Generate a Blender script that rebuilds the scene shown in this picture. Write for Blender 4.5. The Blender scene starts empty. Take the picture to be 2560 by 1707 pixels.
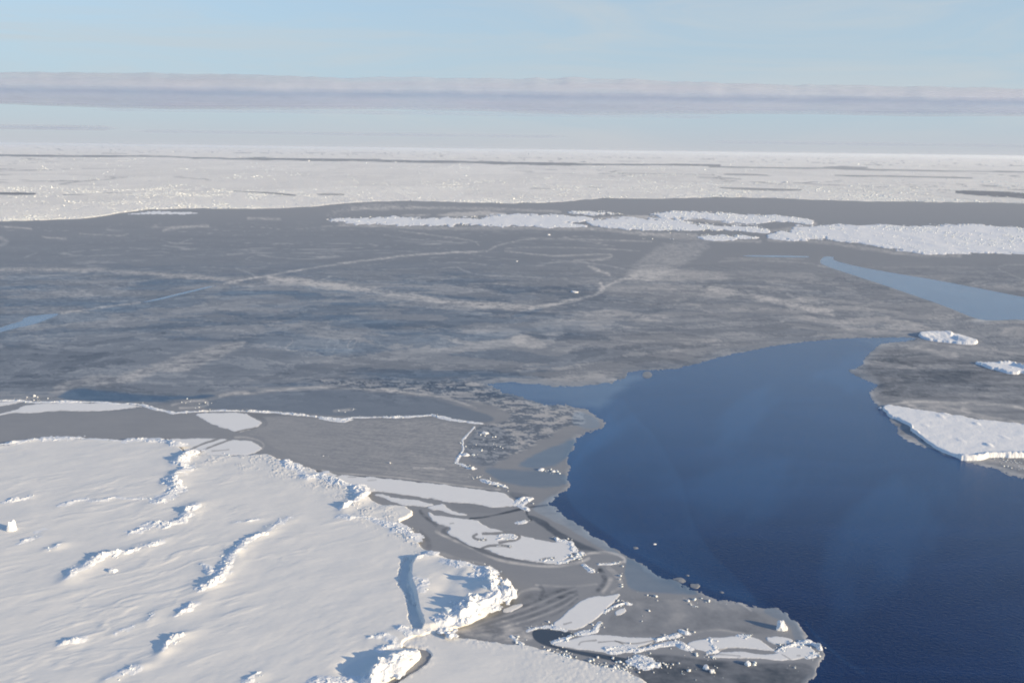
import bpy, math, random
import numpy as np
from math import radians, sin, cos, tan, atan2, pi
rad = radians
S = bpy.context.scene
col = S.collection
random.seed(4); RNG = np.random.default_rng(11)

# ------------------------------------------------------------------ camera, sky, sun, exposure
CH, CF = 100.0, 2130.0                     # flying height (m), focal length in photograph pixels
PITCH, ROLL = rad(12.69), rad(0.745)
F = np.array([0, cos(PITCH), -sin(PITCH)]); U0 = np.array([0, sin(PITCH), cos(PITCH)]); R0 = np.array([1.0, 0, 0])
CR = R0*cos(ROLL) + U0*sin(ROLL); CU = -R0*sin(ROLL) + U0*cos(ROLL)
cam = bpy.data.objects.new("camera", bpy.data.cameras.new("camera")); col.objects.link(cam)
from mathutils import Matrix
cam.matrix_world = Matrix([[CR[0], CU[0], -F[0], 0], [CR[1], CU[1], -F[1], 0], [CR[2], CU[2], -F[2], CH], [0, 0, 0, 1]])
cam.data.sensor_width = 36; cam.data.lens = CF/2560*36
cam.data.clip_start = 1; cam.data.clip_end = 400000
S.camera = cam
S.render.resolution_x, S.render.resolution_y = 1024, 682

SUN_EL, SUN_AZ = 14.0, 113.0               # azimuth clockwise from +Y (straight ahead)
SKY_LOW, SKY_VEIL, SKY_HORIZON = (2.22, 2.86, 3.46), (2.80, 3.12, 3.34), (2.85, 2.86, 3.05)
w = bpy.data.worlds.new("World"); S.world = w; w.use_nodes = True
nt = w.node_tree; nt.nodes.clear()
wo = nt.nodes.new("ShaderNodeOutputWorld"); bg = nt.nodes.new("ShaderNodeBackground")
sky = nt.nodes.new("ShaderNodeTexSky"); sky.sky_type = 'NISHITA'; sky.sun_disc = False
sky.sun_elevation = rad(SUN_EL); sky.sun_rotation = rad(SUN_AZ); sky.altitude = 100
sky.air_density = 1.0; sky.dust_density = 0.6; sky.ozone_density = 3.0
bg.inputs['Strength'].default_value = 0.15
# thin cirrus veil and the pale air low over the ice, both laid out by direction
def W(typ, **kw):
    n = nt.nodes.new(typ)
    for k, v in kw.items(): setattr(n, k, v)
    return n
tc = W("ShaderNodeTexCoord"); mp = W("ShaderNodeMapping")
mp.inputs['Scale'].default_value = (1.6, 1.6, 12); mp.inputs['Rotation'].default_value = (0, rad(5), rad(20))
nz = W("ShaderNodeTexNoise"); nz.inputs['Scale'].default_value = 1.9; nz.inputs['Detail'].default_value = 7; nz.inputs['Roughness'].default_value = .6; nz.inputs['Distortion'].default_value = .8
sep = W("ShaderNodeSeparateXYZ")
def WR(src, a, b, c, d):
    n = W("ShaderNodeMapRange"); n.interpolation_type = 'SMOOTHSTEP'
    for k, v in zip(('From Min', 'From Max', 'To Min', 'To Max'), (a, b, c, d)): n.inputs[k].default_value = v
    nt.links.new(src, n.inputs['Value']); return n.outputs[0]
def WM(op, a, b):
    n = W("ShaderNodeMath", operation=op)
    for i, v in enumerate((a, b)):
        if isinstance(v, float): n.inputs[i].default_value = v
        else: nt.links.new(v, n.inputs[i])
    return n.outputs[0]
def WX(f, a, b):
    n = W("ShaderNodeMix", data_type='RGBA')
    for k, v in zip(('Factor', 'A', 'B'), (f, a, b)):
        if isinstance(v, tuple): n.inputs[k].default_value = (*v, 1)
        else: nt.links.new(v, n.inputs[k])
    return n.outputs['Result']
nt.links.new(tc.outputs['Generated'], mp.inputs['Vector']); nt.links.new(mp.outputs[0], nz.inputs['Vector']); nt.links.new(tc.outputs['Generated'], sep.inputs[0])
veil = WM('MULTIPLY', WR(nz.outputs['Fac'], .36, .72, .08, .75), WR(sep.outputs['Z'], .10, .55, 1., .05))
c1 = WX(WR(sep.outputs['Z'], .02, .40, .88, .0), sky.outputs[0], SKY_LOW)
c2 = WX(veil, c1, SKY_VEIL)
c3 = WX(WR(sep.outputs['Z'], -.02, .05, .85, .0), c2, SKY_HORIZON)
nt.links.new(c3, bg.inputs['Color']); nt.links.new(bg.outputs[0], wo.inputs[0])

sd = bpy.data.lights.new("sun", 'SUN'); sun = bpy.data.objects.new("sun", sd); col.objects.link(sun)
sd.energy = 4.65; sd.angle = rad(0.6); sd.color = (1.0, 0.79, 0.505)
SD = np.array([sin(rad(SUN_AZ))*cos(rad(SUN_EL)), cos(rad(SUN_AZ))*cos(rad(SUN_EL)), sin(rad(SUN_EL))])
from mathutils import Vector
sun.rotation_euler = Vector(SD).to_track_quat('Z', 'Y').to_euler(); sun.location = (300, -120, 200)
S.view_settings.view_transform = 'Standard'; S.view_settings.look = 'None'
S.view_settings.exposure = 0.40; S.view_settings.gamma = 1
S.cycles.pixel_filter_type = 'BLACKMAN_HARRIS'; S.cycles.filter_width = 1.9; S.cycles.max_bounces = 6; S.cycles.volume_bounces = 1; S.cycles.transparent_max_bounces = 12

# ------------------------------------------------------------------ helpers
def G(px, py):
    """photograph pixel -> point on the sea level plane"""
    px = np.asarray(px, float); py = np.asarray(py, float)
    a = (px-1280)/CF; b = -(py-853.5)/CF
    d = F[None, :] + a.reshape(-1, 1)*CR + b.reshape(-1, 1)*CU
    t = CH/np.maximum(-d[:, 2], 1e-4)
    return d[:, 0]*t, d[:, 1]*t
def GP(pts):
    p = np.array(pts, float); x, y = G(p[:, 0], p[:, 1]); return np.stack([x, y], 1)
def PX(X, Y, Z=0.0):
    dx, dy, dz = X, Y, Z-CH
    zf = dx*F[0]+dy*F[1]+dz*F[2]; zf = np.maximum(zf, 1e-3)
    return 1280+CF*(dx*CR[0]+dy*CR[1]+dz*CR[2])/zf, 853.5-CF*(dx*CU[0]+dy*CU[1]+dz*CU[2])/zf
def smooth(p, n=2, closed=True):
    p = np.array(p, float)
    for _ in range(n):
        q = np.roll(p, -1, 0) if closed else p[1:]
        a = p if closed else p[:-1]
        r = np.empty((len(a)*2, 2)); r[0::2] = a*.75+q*.25; r[1::2] = a*.25+q*.75
        p = r if closed else np.vstack([p[:1], r, p[-1:]])
    return p
def dline(x, y, pts, width=None):
    """distance to a polyline and the parameter 0..1 along it"""
    p = np.asarray(pts, float); best = np.full(x.shape, 1e9); par = np.zeros(x.shape)
    n = len(p)-1
    for i in range(n):
        ax, ay = p[i]; bx, by = p[i+1]; vx, vy = bx-ax, by-ay; L = vx*vx+vy*vy+1e-9
        t = np.clip(((x-ax)*vx+(y-ay)*vy)/L, 0, 1)
        d = (x-ax-t*vx)**2+(y-ay-t*vy)**2
        m = d < best; best = np.where(m, d, best); par = np.where(m, (i+t)/n, par)
    return np.sqrt(best), par
def sdf(x, y, poly):
    """signed distance, positive inside"""
    p = np.asarray(poly, float); n = len(p); best = np.full(x.shape, 1e18); ins = np.zeros(x.shape, bool)
    for i in range(n):
        ax, ay = p[i]; bx, by = p[(i+1) % n]; vx, vy = bx-ax, by-ay; L = vx*vx+vy*vy+1e-9
        t = np.clip(((x-ax)*vx+(y-ay)*vy)/L, 0, 1)
        best = np.minimum(best, (x-ax-t*vx)**2+(y-ay-t*vy)**2)
        if ay != by:
            c = (y < by) != (y < ay)
            xi = ax+(y-ay)*vx/vy if vy else ax
            ins ^= c & (x < xi)
    d = np.sqrt(best); return np.where(ins, d, -d)
def _h(ix, iy, s):
    n = (ix.astype(np.int64)*374761393+iy.astype(np.int64)*668265263+s*2147483647) & 0xffffffff
    n = ((n ^ (n >> 13))*1274126177) & 0xffffffff
    n = ((n ^ (n >> 16))*2246822519) & 0xffffffff
    return ((n ^ (n >> 15)) & 0xffffff)/float(0xffffff)
def vn(x, y, s=0):
    ix = np.floor(x); iy = np.floor(y); fx = x-ix; fy = y-iy
    fx = fx*fx*fx*(fx*(fx*6-15)+10); fy = fy*fy*fy*(fy*(fy*6-15)+10)
    a = _h(ix, iy, s); b = _h(ix+1, iy, s); c = _h(ix, iy+1, s); d = _h(ix+1, iy+1, s)
    return (a+(b-a)*fx)+((c+(d-c)*fx)-(a+(b-a)*fx))*fy
def fbm(x, y, s=0, o=4, g=.5):
    """about -1..1"""
    v = 0; a = 1; t = 0; cs, sn = cos(.6), sin(.6)
    for k in range(o):
        v = v+a*(vn(x, y, s+k*7)*2-1); t += a; a *= g
        x, y = (x*cs-y*sn)*2.03+17.1, (x*sn+y*cs)*2.03-5.3
    return v/t
def cells(x, y, s=0):
    """worley cells: distance to the nearest point, gap to the second, random value of the cell, and a tilt inside it"""
    ix = np.floor(x); iy = np.floor(y); f1 = np.full(x.shape, 9.); f2 = np.full(x.shape, 9.); v = np.zeros(x.shape); ddx = np.zeros(x.shape); ddy = np.zeros(x.shape)
    for i in (-1, 0, 1):
        for j in (-1, 0, 1):
            cx = ix+i; cy = iy+j
            qx = cx+_h(cx, cy, s); qy = cy+_h(cx, cy, s+3)
            d = np.hypot(x-qx, y-qy); m = d < f1
            f2 = np.where(m, f1, np.minimum(f2, d)); v = np.where(m, _h(cx, cy, s+9), v)
            ddx = np.where(m, x-qx, ddx); ddy = np.where(m, y-qy, ddy); f1 = np.where(m, d, f1)
    tx = _h(np.floor(v*9999), ix*0, s+1)-.5; ty = _h(np.floor(v*9999), ix*0, s+2)-.5
    return f1, f2-f1, v, ddx*tx+ddy*ty
def ss(a, b, x):
    t = np.clip((x-a)/(b-a), 0, 1); return t*t*(3-2*t)

def rot(x, y, deg):
    a = rad(deg); return x*cos(a)+y*sin(a), -x*sin(a)+y*cos(a)

def grid(azmin, azmax, dmin, dmax, step=.85):
    """rays spread evenly in azimuth and in depression angle round the flying position: fine near, coarse far"""
    st = step/852.0
    na = max(3, int((azmax-azmin)/st)+2); nd = max(3, int((dmax-dmin)/st)+2)
    az = np.linspace(azmin, azmax, na); dp = np.linspace(dmin, dmax, nd)
    A, D = np.meshgrid(az, dp)
    r = CH/np.tan(D); return r*np.sin(A), r*np.cos(A)
def grid_for(poly_px, margin=8, step=.85):
    p = np.array(poly_px, float)
    x, y = G(p[:, 0], p[:, 1]); az = np.arctan2(x, y); dp = np.arctan2(CH, np.hypot(x, y))
    mg = margin/CF
    return grid(az.min()-mg, az.max()+mg, max(dp.min()-mg, 0.0006), min(dp.max()+mg, rad(52)), step)

def mesh_obj(name, X, Y, Z, keep, mat, attrs=None, parent=None, smooth_shade=True):
    n, m = X.shape
    idx = np.arange(n*m).reshape(n, m)
    a = idx[:-1, :-1]; b = idx[:-1, 1:]; c = idx[1:, 1:]; d = idx[1:, :-1]
    kf = (keep[:-1, :-1] | keep[:-1, 1:] | keep[1:, 1:] | keep[1:, :-1])
    q = np.stack([a[kf], d[kf], c[kf], b[kf]], 1)
    used = np.unique(q); remap = np.full(n*m, -1); remap[used] = np.arange(len(used)); q = remap[q]
    co = np.stack([X.ravel()[used], Y.ravel()[used], Z.ravel()[used]], 1)
    if len(q) == 0: raise ValueError("empty mesh "+name)
    me = bpy.data.meshes.new(name)
    me.vertices.add(len(co)); me.vertices.foreach_set('co', co.astype(np.float32).ravel())
    me.loops.add(q.size); me.loops.foreach_set('vertex_index', q.astype(np.int32).ravel())
    me.polygons.add(len(q)); me.polygons.foreach_set('loop_start', np.arange(0, q.size, 4, dtype=np.int32))
    me.polygons.foreach_set('loop_total', np.full(len(q), 4, np.int32))
    me.update(calc_edges=True)
    nrm = me.polygons[0].normal.z
    if nrm < 0: me.flip_normals()
    me.polygons.foreach_set('use_smooth', np.full(len(q), smooth_shade))
    for k, v in (attrs or {}).items():
        at = me.attributes.new(k, 'FLOAT', 'POINT'); at.data.foreach_set('value', np.clip(v, -4, 4).ravel()[used].astype(np.float32))
    me.materials.append(mat)
    o = bpy.data.objects.new(name, me); col.objects.link(o)
    if parent: o.parent = parent
    return o
def tag(o, label=None, cat=None, group=None, kind=None):
    if label: o['label'] = label
    if cat: o['category'] = cat
    if group: o['group'] = group
    if kind: o['kind'] = kind
    return o
def centre(o):
    """move the origin of a mesh thing to its base centre"""
    me = o.data; n = len(me.vertices); co = np.empty(n*3, np.float32); me.vertices.foreach_get('co', co); co = co.reshape(-1, 3)
    c = (co.min(0)+co.max(0))/2; c[2] = 0; co -= c; me.vertices.foreach_set('co', co.ravel()); me.update(); o.location = c
    return o

# ------------------------------------------------------------------ materials
def newmat(name):
    m = bpy.data.materials.new(name); m.use_nodes = True; t = m.node_tree; return m, t, t.nodes['Principled BSDF']
def N(t, typ, **kw):
    n = t.nodes.new(typ)
    for k, v in kw.items(): n.inputs[k.replace('_', ' ')].default_value = v
    return n
def noise(t, scale, detail=4, vec=None, rough=.55, dist=0):
    n = t.nodes.new('ShaderNodeTexNoise'); n.inputs['Scale'].default_value = scale; n.inputs['Detail'].default_value = detail
    n.inputs['Roughness'].default_value = rough; n.inputs['Distortion'].default_value = dist
    if vec is not None: t.links.new(vec, n.inputs['Vector'])
    return n.outputs['Fac']
def worldpos(t, scale=(1, 1, 1), rz=0):
    g = t.nodes.new('ShaderNodeNewGeometry'); mp = t.nodes.new('ShaderNodeMapping'); mp.inputs['Scale'].default_value = scale; mp.inputs['Rotation'].default_value = (0, 0, rad(rz))
    t.links.new(g.outputs['Position'], mp.inputs['Vector']); return mp.outputs[0]
def mrange(t, v, a, b, c, d, clamp=True):
    n = t.nodes.new('ShaderNodeMapRange'); n.clamp = clamp
    for k, x in zip(('From Min', 'From Max', 'To Min', 'To Max'), (a, b, c, d)): n.inputs[k].default_value = x
    t.links.new(v, n.inputs['Value']); return n.outputs[0]
def mixc(t, f, a, b):
    n = t.nodes.new('ShaderNodeMix'); n.data_type = 'RGBA'
    for k, v in (('Factor', f), ('A', a), ('B', b)):
        if isinstance(v, (tuple, float, int)): n.inputs[k].default_value = v
        else: t.links.new(v, n.inputs[k])
    return n.outputs['Result']
def math_(t, op, a, b=0.0):
    n = t.nodes.new('ShaderNodeMath'); n.operation = op
    for i, v in enumerate((a, b)):
        if isinstance(v, (float, int)): n.inputs[i].default_value = v
        else: t.links.new(v, n.inputs[i])
    return n.outputs[0]
def bump(t, h, strength, dist):
    n = t.nodes.new('ShaderNodeBump'); n.inputs['Strength'].default_value = strength; n.inputs['Distance'].default_value = dist
    t.links.new(h, n.inputs['Height']); return n.outputs[0]
def attr(t, name):
    n = t.nodes.new('ShaderNodeAttribute'); n.attribute_name = name; return n.outputs['Fac']

def snow_mat(name, base=(.80, .82, .85), bumpy=.25, tint=(.72, .78, .84), wind=27):
    m, t, b = newmat(name)
    wp = worldpos(t, (.35, 1, 1), 0)
    n1 = noise(t, .12, 5, worldpos(t)); n2 = noise(t, 1.3, 7, worldpos(t, (.3, 1, 1), -wind), .68); n3 = noise(t, 9, 3, worldpos(t))
    c = mixc(t, mrange(t, n1, .35, .65, 0, 1), (*base, 1), (base[0]*.93, base[1]*.94, base[2]*.955, 1))
    t.links.new(c, b.inputs['Base Color'])
    b.inputs['Roughness'].default_value = .75; b.inputs['Specular IOR Level'].default_value = .2
    h = math_(t, 'ADD', math_(t, 'MULTIPLY', n2, 1.0), math_(t, 'MULTIPLY', n3, .22))
    t.links.new(bump(t, h, bumpy, .12), b.inputs['Normal'])
    return m
M_SNOW = snow_mat("wind_packed_snow", (.845, .825, .785), .30)
M_PACK = None
M_RIDGE = snow_mat("ridge_snow", (.84, .85, .86), .5)
M_RIM = snow_mat("snow_edge", (.92, .915, .905), .3)

def slab_mat():
    m, t, b = newmat("broken_ice")
    g = t.nodes.new('ShaderNodeObjectInfo')
    c = mixc(t, mrange(t, noise(t, .8, 4, worldpos(t)), .4, .7, 0, 1), (.84, .85, .85, 1), (.70, .80, .84, 1))
    t.links.new(c, b.inputs['Base Color']); b.inputs['Roughness'].default_value = .55
    t.links.new(bump(t, noise(t, 3, 4, worldpos(t)), .4, .1), b.inputs['Normal'])
    return m
M_SLAB = slab_mat()

def young_ice_mat():
    """grey young ice: attribute frost (-1 bare and dark .. 1 covered in frost), attribute thin (0 grey .. 1 new and water-coloured)"""
    m, t, b = newmat("young_sea_ice")
    fr = attr(t, 'frost'); th = attr(t, 'thin')
    wp = worldpos(t, (.45, 1, 1))
    n1 = noise(t, .25, 6, wp, .6, .5); n2 = noise(t, 2.2, 5, wp, .6)
    f2 = math_(t, 'ADD', fr, math_(t, 'MULTIPLY', math_(t, 'SUBTRACT', n1, .5), .20))
    f2 = math_(t, 'ADD', f2, math_(t, 'MULTIPLY', math_(t, 'SUBTRACT', n2, .5), .16))
    dark = (.082, .098, .120, 1); mid = (.305, .313, .328, 1); pale = (.64, .605, .565, 1)
    c = mixc(t, mrange(t, f2, -1, 0, 0, 1), dark, mid)
    c = mixc(t, mrange(t, f2, 0, 1, 0, 1), c, pale)
    blue = mixc(t, mrange(t, f2, -.6, .9, 0, 1), (.045, .095, .170, 1), (.30, .38, .46, 1))
    c = mixc(t, th, c, blue)
    t.links.new(c, b.inputs['Base Color'])
    t.links.new(mrange(t, th, 0, 1, .62, .3), b.inputs['Roughness'])
    b.inputs['Specular IOR Level'].default_value = .32; b.inputs['IOR'].default_value = 1.31
    t.links.new(bump(t, n2, .12, .05), b.inputs['Normal'])
    return m
M_YOUNG = young_ice_mat()

def patch_mat():
    """thin flat snow cover; attribute frost -1..0 shows bare grey marks"""
    m, t, b = newmat("thin_snow_cover")
    fr = attr(t, 'frost')
    n1 = noise(t, .35, 5, worldpos(t, (.5, 1, 1), -25)); n2 = noise(t, 4, 4, worldpos(t))
    f = math_(t, 'ADD', fr, math_(t, 'MULTIPLY', math_(t, 'SUBTRACT', n1, .5), .12))
    c = mixc(t, mrange(t, f, -1, 0, 0, 1), (.26, .26, .265, 1), (.86, .85, .83, 1))
    t.links.new(c, b.inputs['Base Color']); b.inputs['Roughness'].default_value = .7
    b.inputs['Specular IOR Level'].default_value = .2
    t.links.new(bump(t, n2, .12, .04), b.inputs['Normal'])
    return m
M_PATCH = patch_mat()

def water_mat():
    m, t, b = newmat("sea_water")
    n1 = noise(t, .045, 4, worldpos(t, (.5, 1.3, 1), 30), .5, .8)
    sl = attr(t, 'slick_and_far_sheen')
    c = mixc(t, mrange(t, n1, .4, .65, 0, 1), (.008, .028, .098, 1), (.011, .036, .122, 1))
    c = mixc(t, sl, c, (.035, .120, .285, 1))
    c = mixc(t, attr(t, 'pale_water'), c, (.15, .245, .375, 1))
    t.links.new(c, b.inputs['Base Color'])
    b.inputs['IOR'].default_value = 1.333; b.inputs['Roughness'].default_value = .15
    h = math_(t, 'ADD', noise(t, .9, 4, worldpos(t, (1, 1.6, 1), 20)), math_(t, 'MULTIPLY', noise(t, 3.5, 3, worldpos(t)), .4))
    t.links.new(bump(t, h, .7, .16), b.inputs['Normal'])
    return m
M_WATER = water_mat()

def pack_mat():
    m, t, b = newmat("distant_pack_ice")
    fr = attr(t, 'frost')
    n1 = noise(t, .004, 6, worldpos(t, (.5, 1, 1)), .6); n2 = noise(t, .05, 7, worldpos(t, (.7, 1, 1)), .68)
    base = mixc(t, mrange(t, n1, .35, .65, 0, 1), (.97, .94, .875, 1), (.94, .91, .855, 1))
    c = mixc(t, fr, base, (.26, .275, .30, 1))
    t.links.new(c, b.inputs['Base Color']); b.inputs['Roughness'].default_value = .8
    b.inputs['Specular IOR Level'].default_value = .1
    t.links.new(bump(t, n2, .9, 7), b.inputs['Normal'])
    return m
M_PACK = pack_mat()

# ------------------------------------------------------------------ traced outlines (photograph pixels)
WATER_MAIN = [(1216,959),(1270,955),(1325,957),(1380,965),(1435,967),(1490,961),(1545,952),(1567,941),(1567,931),(1618,926),(1710,919),(1767,902),(1812,888),(1901,871),(1990,855),(2102,846),(2191,844),(2294,842),(2280,853),(2204,857),(2182,875),(2160,897),(2155,915),(2111,926),(2146,940),(2169,951),(2198,964),(2173,975),(2178,996),(2196,1018),(2213,1034),(2227,1051),(2249,1069),(2245,1094),(2294,1112),(2361,1132),(2396,1145),(2423,1154),(2472,1167),(2560,1196),(2700,1250),(2900,1350),(3300,1500),(3300,2000),(3200,2600),(1950,2600),(1960,1800),(2016,1707),(2040,1687),(2045,1669),(2063,1640),(2048,1617),(2014,1598),(2009,1580),(1996,1552),(1980,1547),(1954,1526),(1928,1519),(1889,1518),(1837,1501),(1773,1493),(1744,1476),(1682,1451),(1643,1435),(1604,1412),(1578,1395),(1560,1390),(1522,1359),(1474,1330),(1426,1306),(1401,1283),(1385,1270),(1369,1263),(1388,1240),(1426,1220),(1420,1196),(1417,1177),(1431,1165),(1417,1152),(1420,1139),(1439,1120),(1433,1102),(1458,1083),(1490,1074),(1514,1064),(1503,1047),(1474,1031),(1455,1020),(1417,1013),(1353,1008),(1305,996),(1257,981),(1225,964)]
WATER_HOLES = [
 [(-150,865),(0,831),(37,820),(84,811),(121,798),(154,783),(110,786),(59,793),(57,802),(22,811),(0,820),(-150,848)],
 [(2048,652),(2062,640),(2088,643),(2079,650),(2146,667),(2236,683),(2347,701),(2459,723),(2560,743),(2750,775),(2900,790),(2900,860),(2750,840),(2560,797),(2481,802),(2437,797),(2370,768),(2280,737),(2213,714),(2124,685),(2057,663)],
 [(340,758),(384,749),(439,735),(512,718),(560,709),(512,722),(439,740),(384,753)],
 [(1812,640),(1900,638),(2012,640),(2035,641),(2012,644),(1900,642)],
]
SNOW = [(-500,1180),(-200,1150),(0,1117),(38,1109),(89,1101),(140,1099),(191,1099),(230,1100),(306,1105),(332,1100),(370,1099),(408,1103),(446,1117),(462,1134),(490,1141),(530,1141),(600,1141),(650,1137),(672,1139),(693,1147),(708,1157),(735,1164),(762,1169),(780,1172),(795,1183),(805,1195),(838,1208),(869,1218),(889,1225),(915,1241),(933,1256),(958,1266),(1000,1266),(1017,1267),(1035,1284),(1017,1297),(996,1307),(1022,1320),(1040,1342),(1045,1365),(1071,1383),(1130,1404),(1187,1419),(1221,1430),(1247,1448),(1238,1466),(1241,1484),(1262,1505),(1228,1515),(1223,1534),(1192,1552),(1130,1575),(1091,1585),(1052,1591),(1010,1606),(1000,1625),(1040,1632),(1056,1643),(1020,1675),(985,1695),(930,1725),(850,1790),(700,1950),(500,2600),(-2500,2600),(-2000,1400)]
SNOW_LOW = [(990,1600),(1052,1585),(1091,1583),(1130,1590),(1180,1600),(1240,1608),(1290,1610),(1337,1617),(1376,1630),(1441,1648),(1500,1664),(1560,1674),(1595,1690),(1625,1715),(1640,1800),(1580,2600),(400,2600),(700,1950),(900,1770),(1000,1704),(1068,1662),(1076,1636),(1060,1624),(1005,1618)]
PATCHES = [   # outline, label, dark strokes (points, width), 
 ([(-80,1052),(0,1039),(30,1034),(77,1033),(153,1027),(217,1029),(255,1028),(310,1022),(352,1019),(357,1014),(319,1011),(255,1007),(153,1007),(102,1006),(77,1011),(59,1014),(38,1024),(0,1034),(-80,1047)], 'long pale snow strip behind the dark grey lead at the left edge'),
 ([(-60,1024),(0,1017),(35,1010),(60,1004),(20,1003),(0,1005),(-60,1010)], 'small pale snow sliver at the extreme left edge behind the grey lead'),
 ([(485,1036),(520,1033),(560,1030),(611,1032),(634,1044),(657,1055),(652,1062),(639,1071),(610,1078),(588,1082),(572,1074),(536,1064),(505,1047)], 'pale tongue shaped snow patch between two dark grey leads, touching the rubble line'),
 ([(410,1098),(470,1096),(548,1096),(588,1100),(621,1100),(639,1108),(657,1121),(645,1129),(634,1136),(600,1139),(550,1141),(490,1140),(462,1128),(446,1112)], 'rounded pale snow patch just below the crossing cracks'),
 ([(805,1178),(820,1179),(851,1187),(882,1189),(933,1193),(1035,1203),(1150,1216),(1200,1223),(1257,1230),(1273,1241),(1292,1259),(1286,1268),(1241,1270),(1193,1261),(1150,1257),(1120,1256),(1098,1251),(1050,1243),(984,1235),(948,1229),(915,1232),(889,1222),(862,1210),(845,1202),(830,1196),(820,1190)], 'longest flat pale strip, running from the snow field towards the water corner'),
 ([(935,1236),(950,1234),(971,1238),(979,1242),(1035,1249),(1091,1260),(1075,1266),(1060,1268),(1040,1264),(1009,1264),(984,1256),(968,1248),(943,1242)], 'narrow pale wedge just below the longest pale strip'),
 ([(1066,1268),(1085,1262),(1112,1257),(1118,1270),(1140,1280),(1178,1286),(1160,1292),(1130,1286),(1098,1276),(1080,1276)], 'small hooked pale patch round the end of a grey oval'),
 ([(1068,1276),(1088,1290),(1107,1288),(1146,1297),(1193,1298),(1203,1310),(1248,1327),(1292,1333),(1318,1344),(1353,1350),(1388,1354),(1417,1352),(1430,1362),(1434,1374),(1424,1392),(1400,1404),(1389,1409),(1358,1408),(1311,1399),(1275,1395),(1239,1384),(1218,1375),(1200,1371),(1175,1364),(1161,1355),(1135,1342),(1112,1332),(1130,1318),(1104,1313),(1088,1305),(1075,1296)], 'largest pale patch, with dark curling marks, between grey channel and tip of the water'),
 ([(1379,1560),(1402,1541),(1439,1513),(1457,1495),(1485,1491),(1519,1489),(1553,1482),(1540,1502),(1522,1515),(1509,1534),(1480,1554),(1441,1575),(1415,1575),(1389,1568)], 'four sided pale patch leaning right, above the black crack'),
 ([(1378,1611),(1410,1601),(1441,1593),(1493,1584),(1578,1593),(1640,1594),(1645,1599),(1609,1614),(1580,1625),(1540,1634),(1493,1628),(1440,1622),(1400,1616)], 'pale wedge lying along the upper edge of the black crack'),
 ([(1713,1609),(1734,1601),(1773,1593),(1820,1591),(1863,1590),(1889,1593),(1910,1606),(1936,1624),(1946,1630),(1889,1622),(1824,1619),(1800,1629),(1785,1631),(1755,1628),(1734,1622)], 'pale hump backed patch with a rubble rim near the point of the ice'),
 ([(1765,1641),(1811,1628),(1850,1625),(1902,1635),(1941,1635),(1954,1619),(1980,1611),(2019,1613),(2042,1627),(2036,1640),(1993,1649),(1941,1650),(1889,1646),(1837,1646),(1785,1646)], 'pale patch filling the very point of the ice beside open water'),
 ([(1910,1592),(1946,1589),(1983,1597),(1980,1608),(1946,1611),(1922,1604)], 'small oval pale patch below the lone white block'),
 ([(1254,1524),(1273,1515),(1301,1509),(1308,1512),(1285,1527),(1260,1532)], 'small pale lens of snow beside the sunlit hummock'),
 ([(1246,1476),(1270,1471),(1301,1472),(1280,1483),(1252,1486)], 'small pale smear of snow between hummock and curving grey channel'),
 ([(1537,1530),(1552,1520),(1568,1523),(1558,1536),(1541,1540)], 'tiny pale oval on mottled grey ice right of the leaning patch'),
]
PACK_EDGE = [(-700,580),(-300,565),(0,554),(55,553),(146,549),(219,546),(256,541),(300,533),(366,525),(470,521),(585,523),(700,521),(768,518),(823,512),(860,509),(886,507),(1007,503),(1084,503),(1179,507),(1252,509),(1380,507),(1453,500),(1508,496),(1581,497),(1710,496),(1791,493),(1919,495),(2066,501),(2248,505),(2468,507),(2560,509),(2900,515),(3300,520)]
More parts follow.
